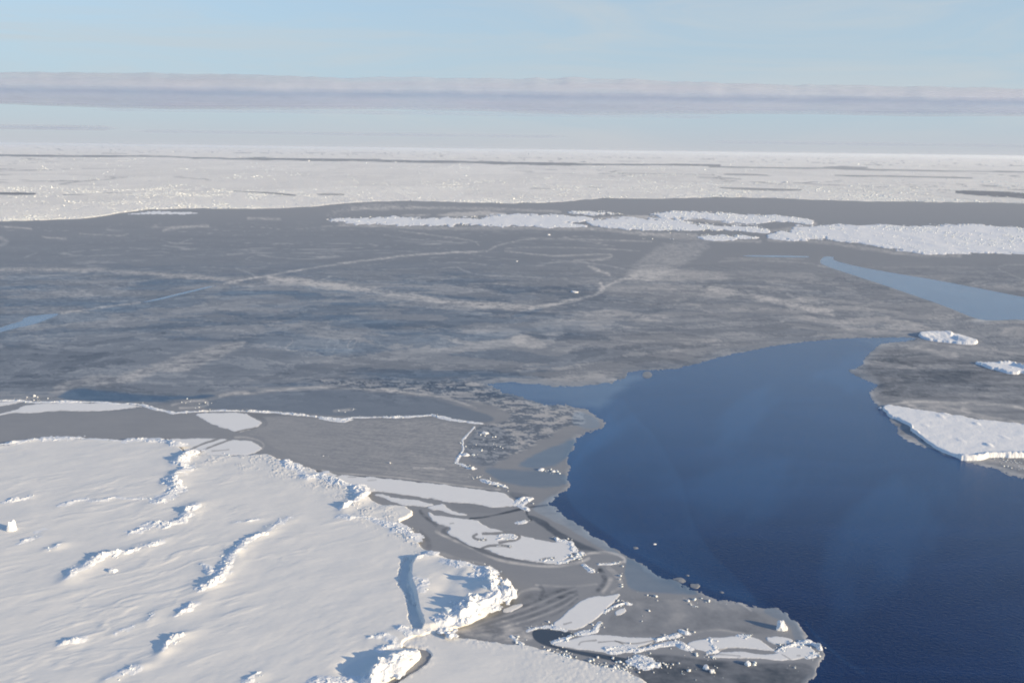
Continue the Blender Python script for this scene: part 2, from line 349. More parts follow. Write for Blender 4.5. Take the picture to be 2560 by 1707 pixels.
FLOES = [  # outline, height, label
 ([(810,551),(850,546),(940,543),(1010,547),(1060,549),(1130,545),(1250,540),(1330,539),(1440,541),(1480,546),(1470,553),(1400,556),(1450,561),(1478,565),(1430,568),(1380,569),(1320,564),(1262,563),(1230,566),(1120,566),(1000,562),(900,558),(850,555)], 1.2, 'long flat white floe, the farthest left of those across the grey lead'),
 ([(1455,553),(1500,546),(1600,545),(1700,552),(1758,558),(1879,567),(1928,577),(1914,580),(1834,579),(1745,580),(1700,579),(1640,577),(1560,573),(1500,567),(1478,561)], 1.2, 'white floe with rough snow ending in a point left of the largest far floe'),
 ([(1411,532),(1450,529),(1500,530),(1540,534),(1572,539),(1530,540),(1470,536)], 1.4, 'thin rubble covered floe, smallest of the far row, nearest the pack edge'),
 ([(1618,537),(1650,532),(1700,529),(1767,531),(1850,535),(1901,539),(1950,541),(2012,549),(2039,557),(1990,560),(1923,558),(1834,556),(1767,549),(1700,547),(1650,542)], 1.8, 'hummocky white floe in front of the smooth grey far lead'),
 ([(1738,592),(1770,588),(1830,590),(1896,594),(1890,598),(1820,599),(1760,598)], 1.2, 'narrow white sliver floe below the pointed white floe'),
 ([(1919,589),(1950,580),(1990,577),(2010,572),(1977,569),(2035,566),(2057,562),(2146,567),(2191,565),(2280,567),(2414,562),(2503,565),(2560,571),(2800,580),(3000,600),(2900,640),(2560,636),(2459,633),(2370,635),(2302,636),(2271,629),(2213,620),(2124,609),(2079,605),(2057,598),(1968,597),(1923,594)], 1.5, 'largest far floe, broad white, reaching the right edge of the view'),
 ([(2206,1022),(2215,1013),(2245,1017),(2288,1025),(2337,1032),(2394,1040),(2432,1051),(2466,1054),(2509,1057),(2560,1063),(2750,1085),(2860,1120),(2800,1160),(2650,1150),(2560,1144),(2498,1143),(2466,1145),(2452,1151),(2403,1152),(2397,1145),(2366,1134),(2337,1120),(2317,1109),(2297,1090),(2277,1079),(2277,1067),(2257,1054),(2222,1044),(2214,1032)], .9, 'big white snow covered floe on the right bank of the open water'),
 ([(2430,906),(2480,908),(2509,910),(2532,910),(2560,922),(2640,932),(2640,945),(2560,934),(2521,936),(2498,928),(2452,915)], 1.2, 'white wedge floe with blue hollow at the right edge'),
 ([(310,536),(350,532),(384,528),(430,530),(470,530),(502,534),(470,536),(384,536)], .8, 'thin white sliver split off the pack edge at left'),
]
# frost strokes and blobs on the young ice: (points, half width px, amount)
LINES = [
 ([(0,675),(183,673),(329,680),(439,689),(603,702)], 5, .38), ([(676,696),(760,705),(860,718),(996,736),(1106,751),(1216,763),(1325,770)], 7.5, .50), ([(676,700),(760,712),(860,727),(996,747),(1106,762),(1216,772)], 12, .16),
 ([(560,709),(640,694),(750,675),(860,658),(960,646),(1015,638),(1124,632),(1216,628)], 2.2, .55),
 ([(154,783),(238,771),(318,761),(350,756)], 2.2, .45),
 ([(1325,771),(1362,765),(1435,750),(1490,738),(1512,723),(1501,708)], 3.5, .6), ([(1501,722),(1545,701),(1589,692)], 4, .4), ([(1523,686),(1494,675),(1472,666)], 3, .5),
 ([(1263,622),(1325,618),(1435,619),(1545,624),(1600,628)], 1.2, .35), ([(1263,628),(1362,639),(1417,640),(1472,636),(1530,635),(1530,646),(1435,651)], 1.8, .4),
 ([(1216,630),(1230,621),(1249,611),(1325,596),(1380,597),(1508,600),(1629,604)], 1.6, .35), ([(1197,613),(1186,602),(1106,591),(996,577)], 1.6, .35),
 ([(1172,710),(1241,709),(1289,714)], 1.4, .35), ([(1143,668),(1168,681),(1216,690),(1362,694)], 1.6, .3), ([(960,588),(1040,600),(1130,604)],1.2,.25), ([(1380,650),(1500,660),(1560,672)],1.3,.3),
 ([(850,630),(960,625),(1070,632)],1.0,.22), ([(1000,670),(1090,672),(1143,668)],1.0,.22),
 ([(729,846),(733,852),(727,860),(714,868),(716,876),(738,877),(760,873)], 1.2, .34), ([(826,846),(824,854),(814,860),(818,868),(811,877)], 1.1, .3), ([(844,850),(846,858),(836,864),(838,872),(829,878)], 1.1, .28), ([(889,846),(893,853),(884,860),(886,868),(874,873),(868,868),(872,856),(882,848)], 1.1, .32), ([(928,848),(946,852),(952,861),(944,872)], 1.3, .2),
 ([(1776,721),(1879,738),(1968,760),(2079,784)], 7, .5), ([(2057,757),(2146,755),(2280,750)], 2.5, .22), ([(1967,736),(2010,752),(2057,757)], 3, .3), ([(1797,655),(1850,650),(2000,655),(2060,666)], 2, .25),
 ([(2191,858),(2260,862),(2340,881),(2390,893)], 6, .32), ([(2560,700),(2480,668),(2530,661),(2560,662)], 2, .2), ([(2060,668),(2250,668),(2430,668)],1.5,.15),
 ([(0,566),(77,572)], 2, .4), ([(106,593),(165,597)], 2, .4), ([(409,576),(440,568),(520,565)], 3, .4), ([(402,600),(440,611),(480,597)], 1.5, .3), ([(60,645),(96,630)], 1.2, .3), ([(620,546),(700,548)], 2.5, .45),
 ([(200,585),(300,590),(320,586)],1.8,.35), ([(590,672),(620,680),(640,692)],2,.3), ([(0,595),(25,605),(0,614)],4,.25),
 ([(610,985),(720,972),(800,967),(870,970),(960,975),(1050,985)], 3, .40), ([(550,990),(590,982),(620,980)], 4, .35), ([(1050,985),(1100,992),(1150,1005),(1190,1020)], 3, .35),
 ([(1592,953),(1560,975),(1528,990),(1464,1007)], 2, .2),
 ([(1091,1329),(1161,1362),(1213,1388),(1260,1404),(1324,1413),(1376,1417),(1441,1409),(1472,1396)], 3, .5),
 ([(1459,1387),(1493,1379),(1540,1383),(1563,1396),(1562,1404)], 2.5, .75), ([(1562,1404),(1530,1409),(1497,1411)], 2, .55),
 ([(1340,1462),(1400,1466),(1450,1465),(1492,1460)], 2.0, .25), ([(1508,1478),(1522,1462),(1526,1450)],5,.3),
 ([(805,1176),(851,1183),(890,1186),(960,1190),(1060,1201),(1146,1213),(1250,1224)], 1.6, .5), ([(1035,1170),(1060,1171),(1110,1172)], 2.2, .6),
 ([(588,1093),(612,1092),(650,1101),(662,1113),(655,1122)], 2.0, .35), ([(1030,1178),(1060,1172),(1120,1170)],1.5,-.15),
 ([(735,1580),(760,1577)],1,.0),
 ([(1725,1584),(1790,1572),(1860,1583)], 2.5, .4), ([(1837,1502),(1860,1512),(1878,1527)], 3, .4), ([(1710,1495),(1735,1515)], 4, .4),
 ([(1990,1545),(2000,1570),(2012,1595)], 5, .3), ([(2055,1645),(2040,1665),(2035,1685),(2010,1710)], 6, .3),
 ([(2205,1018),(2260,1004),(2340,1004),(2440,1010),(2520,1012),(2560,1022)], 3, .5), ([(2260,1006),(2290,1020)],4,.2), ([(2409,1022),(2440,1042),(2500,1050),(2560,1062)], 5, .38),
 ([(2160,897),(2156,915),(2130,925)], 4, .18), ([(2173,975),(2180,996),(2210,1030)], 5, .25), ([(2249,1075),(2245,1092),(2294,1110)], 4, .3), ([(2403,1152),(2480,1165),(2560,1192)], 5, .25), ([(2450,1150),(2520,1156),(2560,1170)], 7, .3),
 ([(1812,646),(1900,647),(2012,648)],1.5,.25), ([(1050,1278),(1060,1290),(1090,1312)], 4, -.5), ([(1173,1563),(1253,1536),(1330,1508),(1390,1479),(1437,1467)], 3, -0.22), ([(1175,1567),(1255,1542),(1333,1515),(1393,1487),(1438,1472)], 2.5, 0.22), ([(1177,1570),(1257,1548),(1336,1522),(1396,1495),(1439,1477)], 4, -0.28), ([(1179,1574),(1259,1554),(1339,1529),(1399,1503),(1440,1482)], 2, 0.16), ([(1181,1577),(1261,1560),(1342,1536),(1402,1511),(1441,1487)], 4, -0.25), ([(1183,1581),(1263,1566),(1345,1543),(1405,1519),(1442,1492)], 2.5, 0.2), ([(1185,1584),(1265,1572),(1348,1550),(1408,1527),(1443,1497)], 3, -0.22),
 ([(850,561),(1000,567),(1120,571),(1260,570),(1480,572)], 4, .32), ([(1480,572),(1560,580),(1640,585),(1740,588)], 4, .35), ([(1923,600),(2057,604),(2124,616),(2200,626),(2271,637),(2400,640)], 4, .3), ([(880,523),(1000,519),(1200,521),(1400,529)], 3, .35), ([(1572,541),(1650,546),(1750,549),(1850,560)], 3.5, .4), ([(1900,580),(1990,572),(2040,560)], 4, .35), ([(1480,548),(1560,543),(1620,541)], 3, .45), ([(1600,586),(1700,594),(1800,602),(1900,604)], 3.5, .3),
 ([(882,1190),(960,1196),(1060,1207),(1150,1218),(1250,1231)], 1.8, -.6), ([(708,1160),(735,1167),(762,1172),(805,1181)], 3, -.4), ([(1369,1262),(1324,1268),(1286,1276),(1241,1287),(1209,1293),(1175,1296)], 2, -.75), ([(1318,1272),(1316,1285),(1328,1300)], 3, -.6),
 ([(1293,1492),(1300,1478),(1337,1471),(1352,1474)], 3, .3), ([(1270,1498),(1282,1505),(1276,1515)], 4, -.35), ([(1352,1466),(1358,1480),(1350,1495)], 4, -.25), ([(1500,1425),(1512,1440),(1510,1460),(1495,1474)], 5, -.45), ([(1520,1418),(1545,1440),(1556,1465),(1530,1480)], 4, .25),
 ([(1050,1330),(1075,1355),(1070,1375)], 5, -.2), ([(1085,1378),(1150,1398),(1210,1410)], 4, .16), ([(1000,1600),(1080,1600),(1140,1598)], 3, -.3), ([(1150,1587),(1190,1600),(1260,1612)], 4, -.35),
 ([(430,1012),(470,1003),(510,1000),(525,1010),(500,1018),(450,1020)], 3, .4), ([(835,1028),(880,1024)], 3, .4),
]
BLOBS = [ # polygon, softness px, frost amount, thin amount, noise mix
 ([(-60,860),(200,820),(420,830),(640,850),(800,890),(900,940),(740,965),(600,975),(460,1000),(260,1010),(-60,1000)], 30, -.10, .30, .8),
 ([(110,986),(154,953),(238,933),(311,940),(366,915),(420,893),(512,867),(585,852),(622,850),(603,874),(530,903),(475,931),(384,930),(329,964),(256,972),(205,964),(154,990)], 7, .36, .14, 1.5),
 ([(622,852),(760,846),(900,845),(1000,850),(1050,835),(1150,822),(1280,815),(1320,835),(1300,870),(1100,884),(960,882),(800,880),(640,878)], 8, .34, 0, .4),
 ([(1271,838),(1320,833),(1345,845),(1380,868),(1340,875),(1290,872)], 4, .42, .1, .6), ([(1318,811),(1362,800),(1398,811),(1417,829),(1380,858),(1340,822)], 5, .34, 0, .4),
 ([(1560,680),(1640,665),(1800,678),(1850,698),(1700,722),(1600,705)], 9, .32, 0, .5), ([(1540,698),(1600,650),(1640,615),(1700,600),(1790,605),(1750,640),(1680,680),(1620,715)], 8, .36, .05, .8),
 ([(1870,790),(2012,806),(2146,832),(2230,838),(2294,835),(2414,803),(2548,808),(2700,820),(2700,800),(2414,798),(2280,808),(2146,800),(2012,790)], 6, .38, 0, .4),
 ([(1380,790),(1500,770),(1700,790),(1870,800),(1850,830),(1700,820),(1500,830),(1400,820)], 10, .22, 0, .7),
 ([(0,700),(110,690),(250,735),(330,745),(250,800),(90,860),(0,880)], 22, .20, 0, 1.0), ([(60,870),(120,830),(260,800),(330,815),(200,850),(80,880)], 14, .2, 0, 1),
 ([(700,945),(880,950),(950,946),(1080,950),(1150,945),(1230,967),(1310,1000),(1420,1013),(1460,1030),(1470,1060),(1400,1072),(1350,1110),(1300,1132),(1240,1165),(1180,1155),(1165,1110),(1190,1070),(1205,1060),(1290,1045),(1230,1015),(1150,1000),(1050,985),(900,972),(800,960)], 8, .12, 0, 2.6),
 ([(1286,1160),(1330,1138),(1400,1104),(1450,1090),(1436,1112),(1420,1150),(1390,1168),(1300,1170)], 6, .1, .85, .3), ([(1200,1168),(1300,1172),(1420,1175),(1424,1222),(1300,1217),(1230,1197)], 6, .0, .7, .6),
 ([(1435,1030),(1480,1030),(1512,1064),(1460,1080),(1425,1055)], 6, .25, .6, .2),
 ([(1325,1275),(1345,1262),(1380,1238),(1430,1220),(1390,1262),(1560,1388),(1552,1394),(1500,1372),(1440,1335),(1370,1296)], 4, .42, .55, .4),
 ([(1560,1405),(1570,1388),(1610,1412),(1744,1474),(1750,1492),(1700,1488),(1570,1480),(1562,1450)], 5, .16, .75, .3),
 ([(1900,1530),(1930,1512),(1990,1545),(2014,1598),(2000,1610),(1985,1600),(1970,1560),(1940,1545)], 4, .12, .5, .3),
 ([(133,998),(153,984),(173,973),(212,967),(245,977),(332,983),(459,990),(560,985),(472,1001),(281,1006)], 4, -.45, .92, .1),
 ([(1271,793),(1300,780),(1335,768),(1370,768),(1330,785),(1300,795)], 4, -.2, .55, 0), ([(1120,792),(1170,787),(1180,793),(1130,797)], 4, -.2, .4, 0), ([(1770,778),(1800,776),(1990,792),(1960,797)], 5, -.15, .15, 0),
 ([(1560,1636),(1620,1634),(1700,1640),(1780,1652),(1900,1658),(2000,1655),(2040,1668),(2036,1690),(2000,1740),(1960,1900),(1600,1900),(1630,1715),(1595,1690)], 5, -.62, .05, .6),
 ([(1327,1580),(1345,1571),(1380,1574),(1440,1582),(1420,1595),(1376,1604),(1400,1618),(1493,1631),(1545,1641),(1576,1645),(1572,1662),(1519,1650),(1441,1637),(1376,1619),(1337,1603)], 3, -1.3, .35, .1),
 ([(1318,1283),(1360,1298),(1394,1325),(1448,1352),(1496,1374),(1552,1390),(1500,1382),(1440,1378),(1425,1362),(1394,1346),(1369,1325),(1330,1300)], 4, -.75, .15, .2),
 ([(1104,1320),(1125,1316),(1110,1332),(1156,1352),(1200,1368),(1236,1386),(1310,1402),(1363,1409),(1402,1409),(1440,1385),(1460,1388),(1440,1402),(1402,1413),(1324,1408),(1234,1395),(1156,1360),(1098,1336)], 3, -.5, 0, .1),
 ([(1240,1440),(1262,1480),(1280,1500),(1262,1512),(1235,1490)], 5, -.3, 0, 0),
 ([(1250,1545),(1300,1520),(1400,1500),(1440,1490),(1440,1470),(1380,1470),(1310,1480),(1290,1505),(1240,1535),(1180,1565),(1230,1575)], 9, -.22, 0, 1.2),
 ([(1180,1560),(1250,1545),(1330,1560),(1390,1565),(1330,1580),(1337,1605),(1240,1605),(1160,1590),(1120,1580)], 6, .35, 0, 2.0),
 ([(480,1014),(560,992),(620,987),(740,977),(860,972),(950,980),(1050,990),(1150,1012),(1215,1034),(1245,1052),(1203,1062),(1120,1046),(1080,1038),(958,1041),(856,1043),(741,1033),(620,1025),(520,1022)], 4, -.20, .42, .1),
 ([(1187,1070),(1250,1060),(1290,1100),(1260,1160),(1180,1165),(1160,1130),(1172,1092)], 6, -.20, .30, 1.2),
 ([(1125,1258),(1140,1253),(1200,1262),(1260,1272),(1240,1284),(1180,1284),(1135,1276)], 4, -.12, 0, .2),
 ([(1270,1228),(1310,1235),(1330,1246),(1310,1252),(1285,1246)], 4, -.30, .1, .4),
 ([(2200,870),(2300,870),(2420,900),(2560,940),(2800,960),(2800,1010),(2560,1010),(2440,1004),(2260,998),(2190,990),(2190,940),(2160,920)], 8, -.30, 0, .9),
 ([(2222,1044),(2277,1066),(2277,1080),(2297,1092),(2320,1112),(2280,1104),(2250,1090),(2245,1060)], 5, -.1, 0, .6), ([(2240,1006),(2400,1018),(2440,1048),(2340,1034),(2250,1018)], 4, .22, 0, 1.6),
 ([(2300,1092),(2320,1108),(2326,1116),(2300,1102)], 3, -.8, .4, 0),
 ([(1090,535),(1150,530),(1220,526),(1285,536),(1180,541),(1090,542)], 3, .85, 0, .3), ([(915,524),(985,525),(950,528)], 3, .6, 0, .3), ([(1000,537),(1073,534),(1078,540),(1010,541)], 3, .75, 0, .3), ([(860,510),(1010,506),(1080,520),(960,520),(870,530),(840,540),(800,545)],6,.18,0,2),
 ([(1380,556),(1480,558),(1460,562),(1390,560)],2,-.1,0,0), ([(2423,607),(2560,604),(2800,606),(2800,624),(2560,622),(2440,616)],3,.0,0,0),
 ([(1918,748),(1926,746),(1934,750),(1925,753)],2,.9,0,0), ([(2420,800),(2470,792),(2480,806),(2430,815)], 6, .3, .2, .4), ([(1480,945),(1545,935),(1560,945),(1500,956)], 5, .15, .0, .4),
 ([(740,1040),(700,1032),(600,1034),(640,1045),(664,1056),(655,1064),(648,1070),(670,1068),(672,1052),(655,1040)],4,-.25,0,0),
]
# ------------------------------------------------------------------ water: one sheet out to the horizon
def build_water():
    X, Y = grid(rad(-62), rad(62), .0009, rad(60), 5)
    px, py = PX(X, Y); a = np.zeros(X.shape)
    Xf, Yf = grid(rad(-34), rad(44), rad(5), rad(52), 2.0)
    return X, Y
def water_slick_and_far_sheen(X, Y):
    px, py = PX(X, Y); s = np.zeros(X.shape)
    # a faint band of grease ice down the left side of the pool, its right edge sharp
    edge = smooth([(1560,1000),(1590,1040),(1640,1080),(1680,1150),(1712,1200),(1722,1260),(1745,1320),(1790,1390),(1850,1440),(1900,1500),(1990,1580),(2100,1650),(2200,1760)], 2, False)
    band = smooth([(1560,985),(1590,1040),(1640,1080),(1680,1150),(1712,1200),(1722,1260),(1745,1320),(1790,1390),(1850,1440),(1905,1505),(1860,1510),(1700,1450),(1560,1370),(1390,1250),(1440,1120),(1520,1060),(1500,1000)], 2)
    d = sdf(px, py, band); n = fbm(X*.05, Y*.03, 5, 4)
    s += ss(0, 10, d)*(1-.75*ss(10, 190, d))*.15*(1+.9*n)
    s += ss(60, 0, dline(px, py, [(1560,1390),(1700,1462),(1880,1520)])[0])*.18
    s += ss(70, 0, dline(px, py, [(1420,1200),(1440,1120),(1500,1060)])[0])*.15
    s += ss(5, 0, dline(px, py, smooth([(2015,1556),(2040,1590),(2085,1630),(2120,1660),(2160,1680)], 2, False))[0])*.22
    n2 = fbm(*[q*k for q, k in zip(rot(X, Y, 60), (.012, .05))], 21, 4)
    s += ss(.0, .6, n2)*.22
    s += .62*ss(1560, 900, py)*(1+.25*fbm(X*.008, Y*.008, 23, 3))  # sky reflection and haze towards the far end, painted into the water colour
    return s
def pale_water(X, Y):  # thin ice at the inlet; the other channels and pools just paler blue
    px, py = PX(X, Y); f = np.zeros(X.shape); n = fbm(X*.03, Y*.06, 27, 5, .6)
    for poly, a, soft in [([(1190,940),(1560,930),(1600,925),(1640,915),(1600,950),(1560,975),(1530,1000),(1500,1030),(1470,1020),(1300,1020),(1190,980)], .55, 26), ([(2000,620),(3000,700),(3000,900),(2300,830),(2000,680)], .75, 10), ([(-200,770),(180,770),(180,900),(-200,900)], .8, 6), ([(300,700),(620,700),(620,770),(300,770)], .8, 5), ([(1790,630),(2060,630),(2060,650),(1790,650)], 1.0, 3), ([(2100,838),(2310,838),(2310,865),(2190,870)], .2, 6)]:
        f = np.maximum(f, a*ss(-soft*.3, soft, sdf(px, py, poly)+n*soft*.8))
    return np.clip(f*(1+.25*n), 0, 1)
Xw, Yw = grid(rad(-62), rad(62), .0008, rad(60), 2.2)
water = mesh_obj('water', Xw, Yw, np.zeros(Xw.shape), np.ones(Xw.shape, bool), M_WATER, {'slick_and_far_sheen': water_slick_and_far_sheen(Xw, Yw), 'pale_water': pale_water(Xw, Yw)})
tag(water, 'open deep blue sea water with faint slicks', kind='structure')

# ------------------------------------------------------------------ grey young ice sheet with the open water cut out of it
def build_young():
    X, Y = grid(rad(-44), rad(44), .0010, rad(44), .85)
    px, py = PX(X, Y); px = np.where(Y < 20, 1e5, px)
    near = py > 420
    jag = (fbm(X*.22, Y*.22, 3, 6, .68)*11.0+fbm(X*.9, Y*.9, 13, 3, .6)*5.5)*np.clip((py-700)/450, .14, 1)
    Z = np.full(X.shape, .06); land = np.full(X.shape, 1e3)
    for i, poly in enumerate([WATER_MAIN]+WATER_HOLES):
        sp = smooth(poly, 1); q = np.array(poly)
        m = (px > q[:, 0].min()-60) & (px < q[:, 0].max()+60) & (py > q[:, 1].min()-60) & (py < q[:, 1].max()+60)
        if i == 0: m = py > 800
        d = np.full(X.shape, -1e3); d[m] = sdf(px[m], py[m], sp)
        jj = jag if i == 0 else jag*.3
        if i: d = d + 0
        land = np.minimum(land, -(d+jj))
    # the little grey islet of ice
    isl = 9-np.hypot((px-1618)/1.35, (py-937))
    land = np.maximum(land, isl)
    c = 1.6
    Z = np.clip(land/c, -1, 1)*.06
    fr = np.zeros(X.shape); th = np.zeros(X.shape)
    mid = ss(520, 640, py)*ss(1040, 960, py)
    left = ss(1750, 1100, px)
    fr += -.10*mid*left - .05*mid; th += .11*mid*left
    fr += .10*ss(600, 500, py)
    fr += .02*ss(1000, 1100, py)
    # wind streaked frost, stronger where the sheet is older
    xs, ys = rot(X, Y, 4)
    w1 = fbm(xs*.014, ys*.045, 31, 5, .55); w2 = fbm(xs*.05, ys*.14, 37, 5, .6)
    streaky = mid*ss(640, 720, py)
    w3 = fbm(X*.30, Y*.46, 39, 5, .68)
    qx = X+30*fbm(X*.012, Y*.012, 151, 3); qy = Y+22*fbm(X*.012, Y*.012, 152, 3)
    qx = qx+5*fbm(X*.06, Y*.08, 153, 3); qy = qy+3*fbm(X*.06, Y*.08, 154, 3)
    p1 = fbm(qx*.013, qy*.026, 33, 6, .6); p2 = fbm(qx*.030, qy*.062, 35, 6, .62); p3 = fbm(qx*.022+4, qy*.05, 36, 6, .6)
    fr += streaky*(.16*w1+.10*w2+.24*w3+.33*ss(.03, .05, p1)*(1-.6*ss(.03, .30, p1))+.36*ss(.07, .09, p2)*(1-.6*ss(.07, .35, p2))-.32*ss(.06, .085, p3)*(1-.4*ss(.1, .4, p3))-.07)
    th += streaky*(np.clip(-.5*w1-.3*w2, 0, .35)+.25*ss(.06, .10, p3))*(.3+.7*left)
    th += ss(560, 800, py)*ss(1010, 860, py)*left*.12
    # finger cracks filled with frost in the smooth upper sheet
    up = ss(545, 575, py)*ss(760, 690, py)*ss(1560, 1500, px)
    for k, (sc, am) in enumerate([(.006, .30), (.011, .20)]):
        wx = X+40*fbm(X*.01, Y*.01, 50+k, 3); wy = Y+60*fbm(X*.008, Y*.006, 60+k, 3)
        v = np.abs(fbm(wx*sc*.6, wy*sc, 70+k, 3, .45))
        fr += up*am*1.9*ss(.034, .0, v)*ss(-.25, .15, w2)
    hx = fbm((X+60*fbm(X*.006, Y*.006, 66, 3))*.006, Y*.05, 67, 5, .6); fr += up*(.16*ss(.05, .0, np.abs(hx))+.10*hx)
    f1, gap, v, _ = cells(X*.02, Y*.011, 5)
    fr += up*(v-.5)*.05
    near3 = py > 860
    # older smooth grey sheets close by
    fr += ss(1000, 1060, py)*.06*fbm(X*.06, Y*.06, 77, 4)
    # wind ripples on the textured sheet
    g1 = sdf(px, py, smooth([(640,1034),(740,1042),(860,1050),(960,1048),(1060,1046),(1110,1052),(1185,1064),(1160,1085),(1154,1110),(1142,1150),(1165,1172),(1200,1210),(1100,1205),(900,1182),(760,1162),(700,1130),(664,1110),(655,1090),(600,1092),(640,1070),(664,1056)], 1))
    rx, ry = rot(X, Y, -12)
    rip = fbm(rx*.25+fbm(X*.1, Y*.1, 91, 2)*1.2, ry*1.5, 81, 4, .6)
    gm = ss(0, 6, g1)
    fr += gm*(.11+.46*rip*(.4+.6*ss(700, 1000, px)))
    # mottled sheet towards the point
    g2 = sdf(px, py, smooth([(1560,1482),(1640,1490),(1744,1497),(1837,1504),(1890,1525),(1940,1560),(1950,1588),(1860,1588),(1780,1572),(1700,1585),(1640,1592),(1560,1592),(1500,1580),(1520,1540),(1545,1510)], 1))
    mt = fbm(X*.16, Y*.16, 95, 6, .68)
    fr += ss(0, 8, g2)*(-.10+.55*mt)
    # the right bank
    rb = ss(2150, 2230, px)*ss(880, 920, py)*ss(1230, 1150, py)
    fr += rb*(.55*fbm(X*.04, Y*.22, 99, 5, .65)+.25*fbm(X*.22, Y*.5, 98, 4)-.05)
    # broken pale ice
    br = fbm(X*.24+1.2*w2, Y*.36, 120, 6, .66)
    for poly, soft, f, t_, nm in BLOBS:
        q = np.array(poly, float)
        m = (px > q[:, 0].min()-soft-4) & (px < q[:, 0].max()+soft+4) & (py > q[:, 1].min()-soft-4) & (py < q[:, 1].max()+soft+4)
        if not m.any(): continue
        d = sdf(px[m], py[m], smooth(poly, 2)) + fbm(X[m]*.12, Y[m]*.2, 130, 4)*soft*1.1
        k = ss(-soft*.5, soft, d)
        if nm > 2 and f > 0 and f < .2:      # high contrast patchwork
            w4 = fbm(X[m]*.95, Y[m]*1.3, 125, 3, .6); pat = ss(-.17, .17, br[m]+.40*w3[m]+.30*w4)*.98-.42*(1-.3*w1[m])+.20*w4
            fr[m] += k*(pat); th[m] = th[m]+k*(.34-.32*ss(-.13, .12, br[m]+.35*w3[m])-th[m]*.6)
        else:
            fr[m] += k*(f*(1+nm*1.7*br[m]+nm*.8*w3[m])+nm*.12*w2[m])
        th[m] = np.clip(th[m]*(1-k*(t_ > 0))+k*t_, 0, 1) if t_ else th[m]
    for pts, hw, f in LINES:
        q = np.array(pts, float); g = hw*3+4
        m = (px > q[:, 0].min()-g) & (px < q[:, 0].max()+g) & (py > q[:, 1].min()-g) & (py < q[:, 1].max()+g)
        if not m.any() or f == 0: continue
        d, t_ = dline(px[m], py[m], smooth(pts, 2, False))
        d = np.abs(d+fbm(X[m]*.1, Y[m]*.1, 140, 4)*hw*.8)
        fr[m] += 1.35*f*ss(hw*1.8, hw*.2, d)*np.clip(1+.9*w3[m]+1.3*br[m], .12, 2); th[m] *= 1-.7*ss(hw*1.8, hw*.2, d)*(f > .3)
    # thin frosted rim where the sheet meets open water, patchy
    rim = ss(14, 2, land)*ss(-2, 1, land)
    fr += rim*.34*ss(-.3, .3, fbm(X*.1, Y*.1, 150, 3))*ss(820, 1100, py)
    th += ss(22, 3, land)*.18*ss(800, 900, py)
    ice = mesh_obj('ice_sheet', X, Y, Z, land > -3, M_YOUNG, {'frost': fr, 'thin': np.clip(th, 0, 1)})
    tag(ice, 'smooth grey young sea ice sheet with frost streaks round the open water', kind='structure')
build_young()

# ------------------------------------------------------------------ distant pack ice
PACK_LEADS = [
 ([(-300,384),(0,388.5),(219,392),(395,391),(475,396),(860,400),(1033,403),(1216,407),(1435,411.5),(1640,413),(1800,414)], 2.6, 1.0),
 ([(-100,358),(36,363),(420,368),(768,374)], .8, .55), ([(255,384),(318,384.5)], 1.0, .6), ([(-60,484),(0,485),(88,486)], 2.2, 1), ([(157,488.5),(219,489)], 1.2, .8), ([(256,483.5),(330,485)], 1.2, .8),
 ([(585,479),(676,483.5),(739,490)], 2.2, .9), ([(793,487),(860,488)], 1.5, .8), ([(1472,469),(1508,470)], 1.3, .7), ([(1325,472),(1376,473)], 1.0, .6),
 ([(2060,419.5),(2168,419.5)], 2.4, .8), ([(1773,418),(1900,420),(2066,421.5),(2237,426),(2560,431),(2900,436)], 1.7, .8), ([(2087,439.5),(2250,442),(2431,446)], 1.5, .9),
 ([(1810,436),(1919,438.5)], 1.2, .7), ([(1799,470.5),(1883,474.5),(2003,476)], 2.2, .75), ([(1747,444),(1853,449)], 2.4, .45), ([(2391,481),(2468,484.5),(2560,490),(2800,500)], 4.6, 1.0), ([(2520,475),(2600,476)], 1.2, .7), ([(1100,410),(1180,411)], .8, .4), ([(1540,404),(1600,404)], .8, .5), ([(2450,467),(2520,467.5)], .8, .5)]
def pack_noise(X, Y):
    r = np.hypot(X, Y); lr = np.log(r)
    az = np.arctan2(X, Y)
    return fbm(az*55, lr*26, 200, 5, .6), fbm(az*14, lr*9, 220, 4, .5)
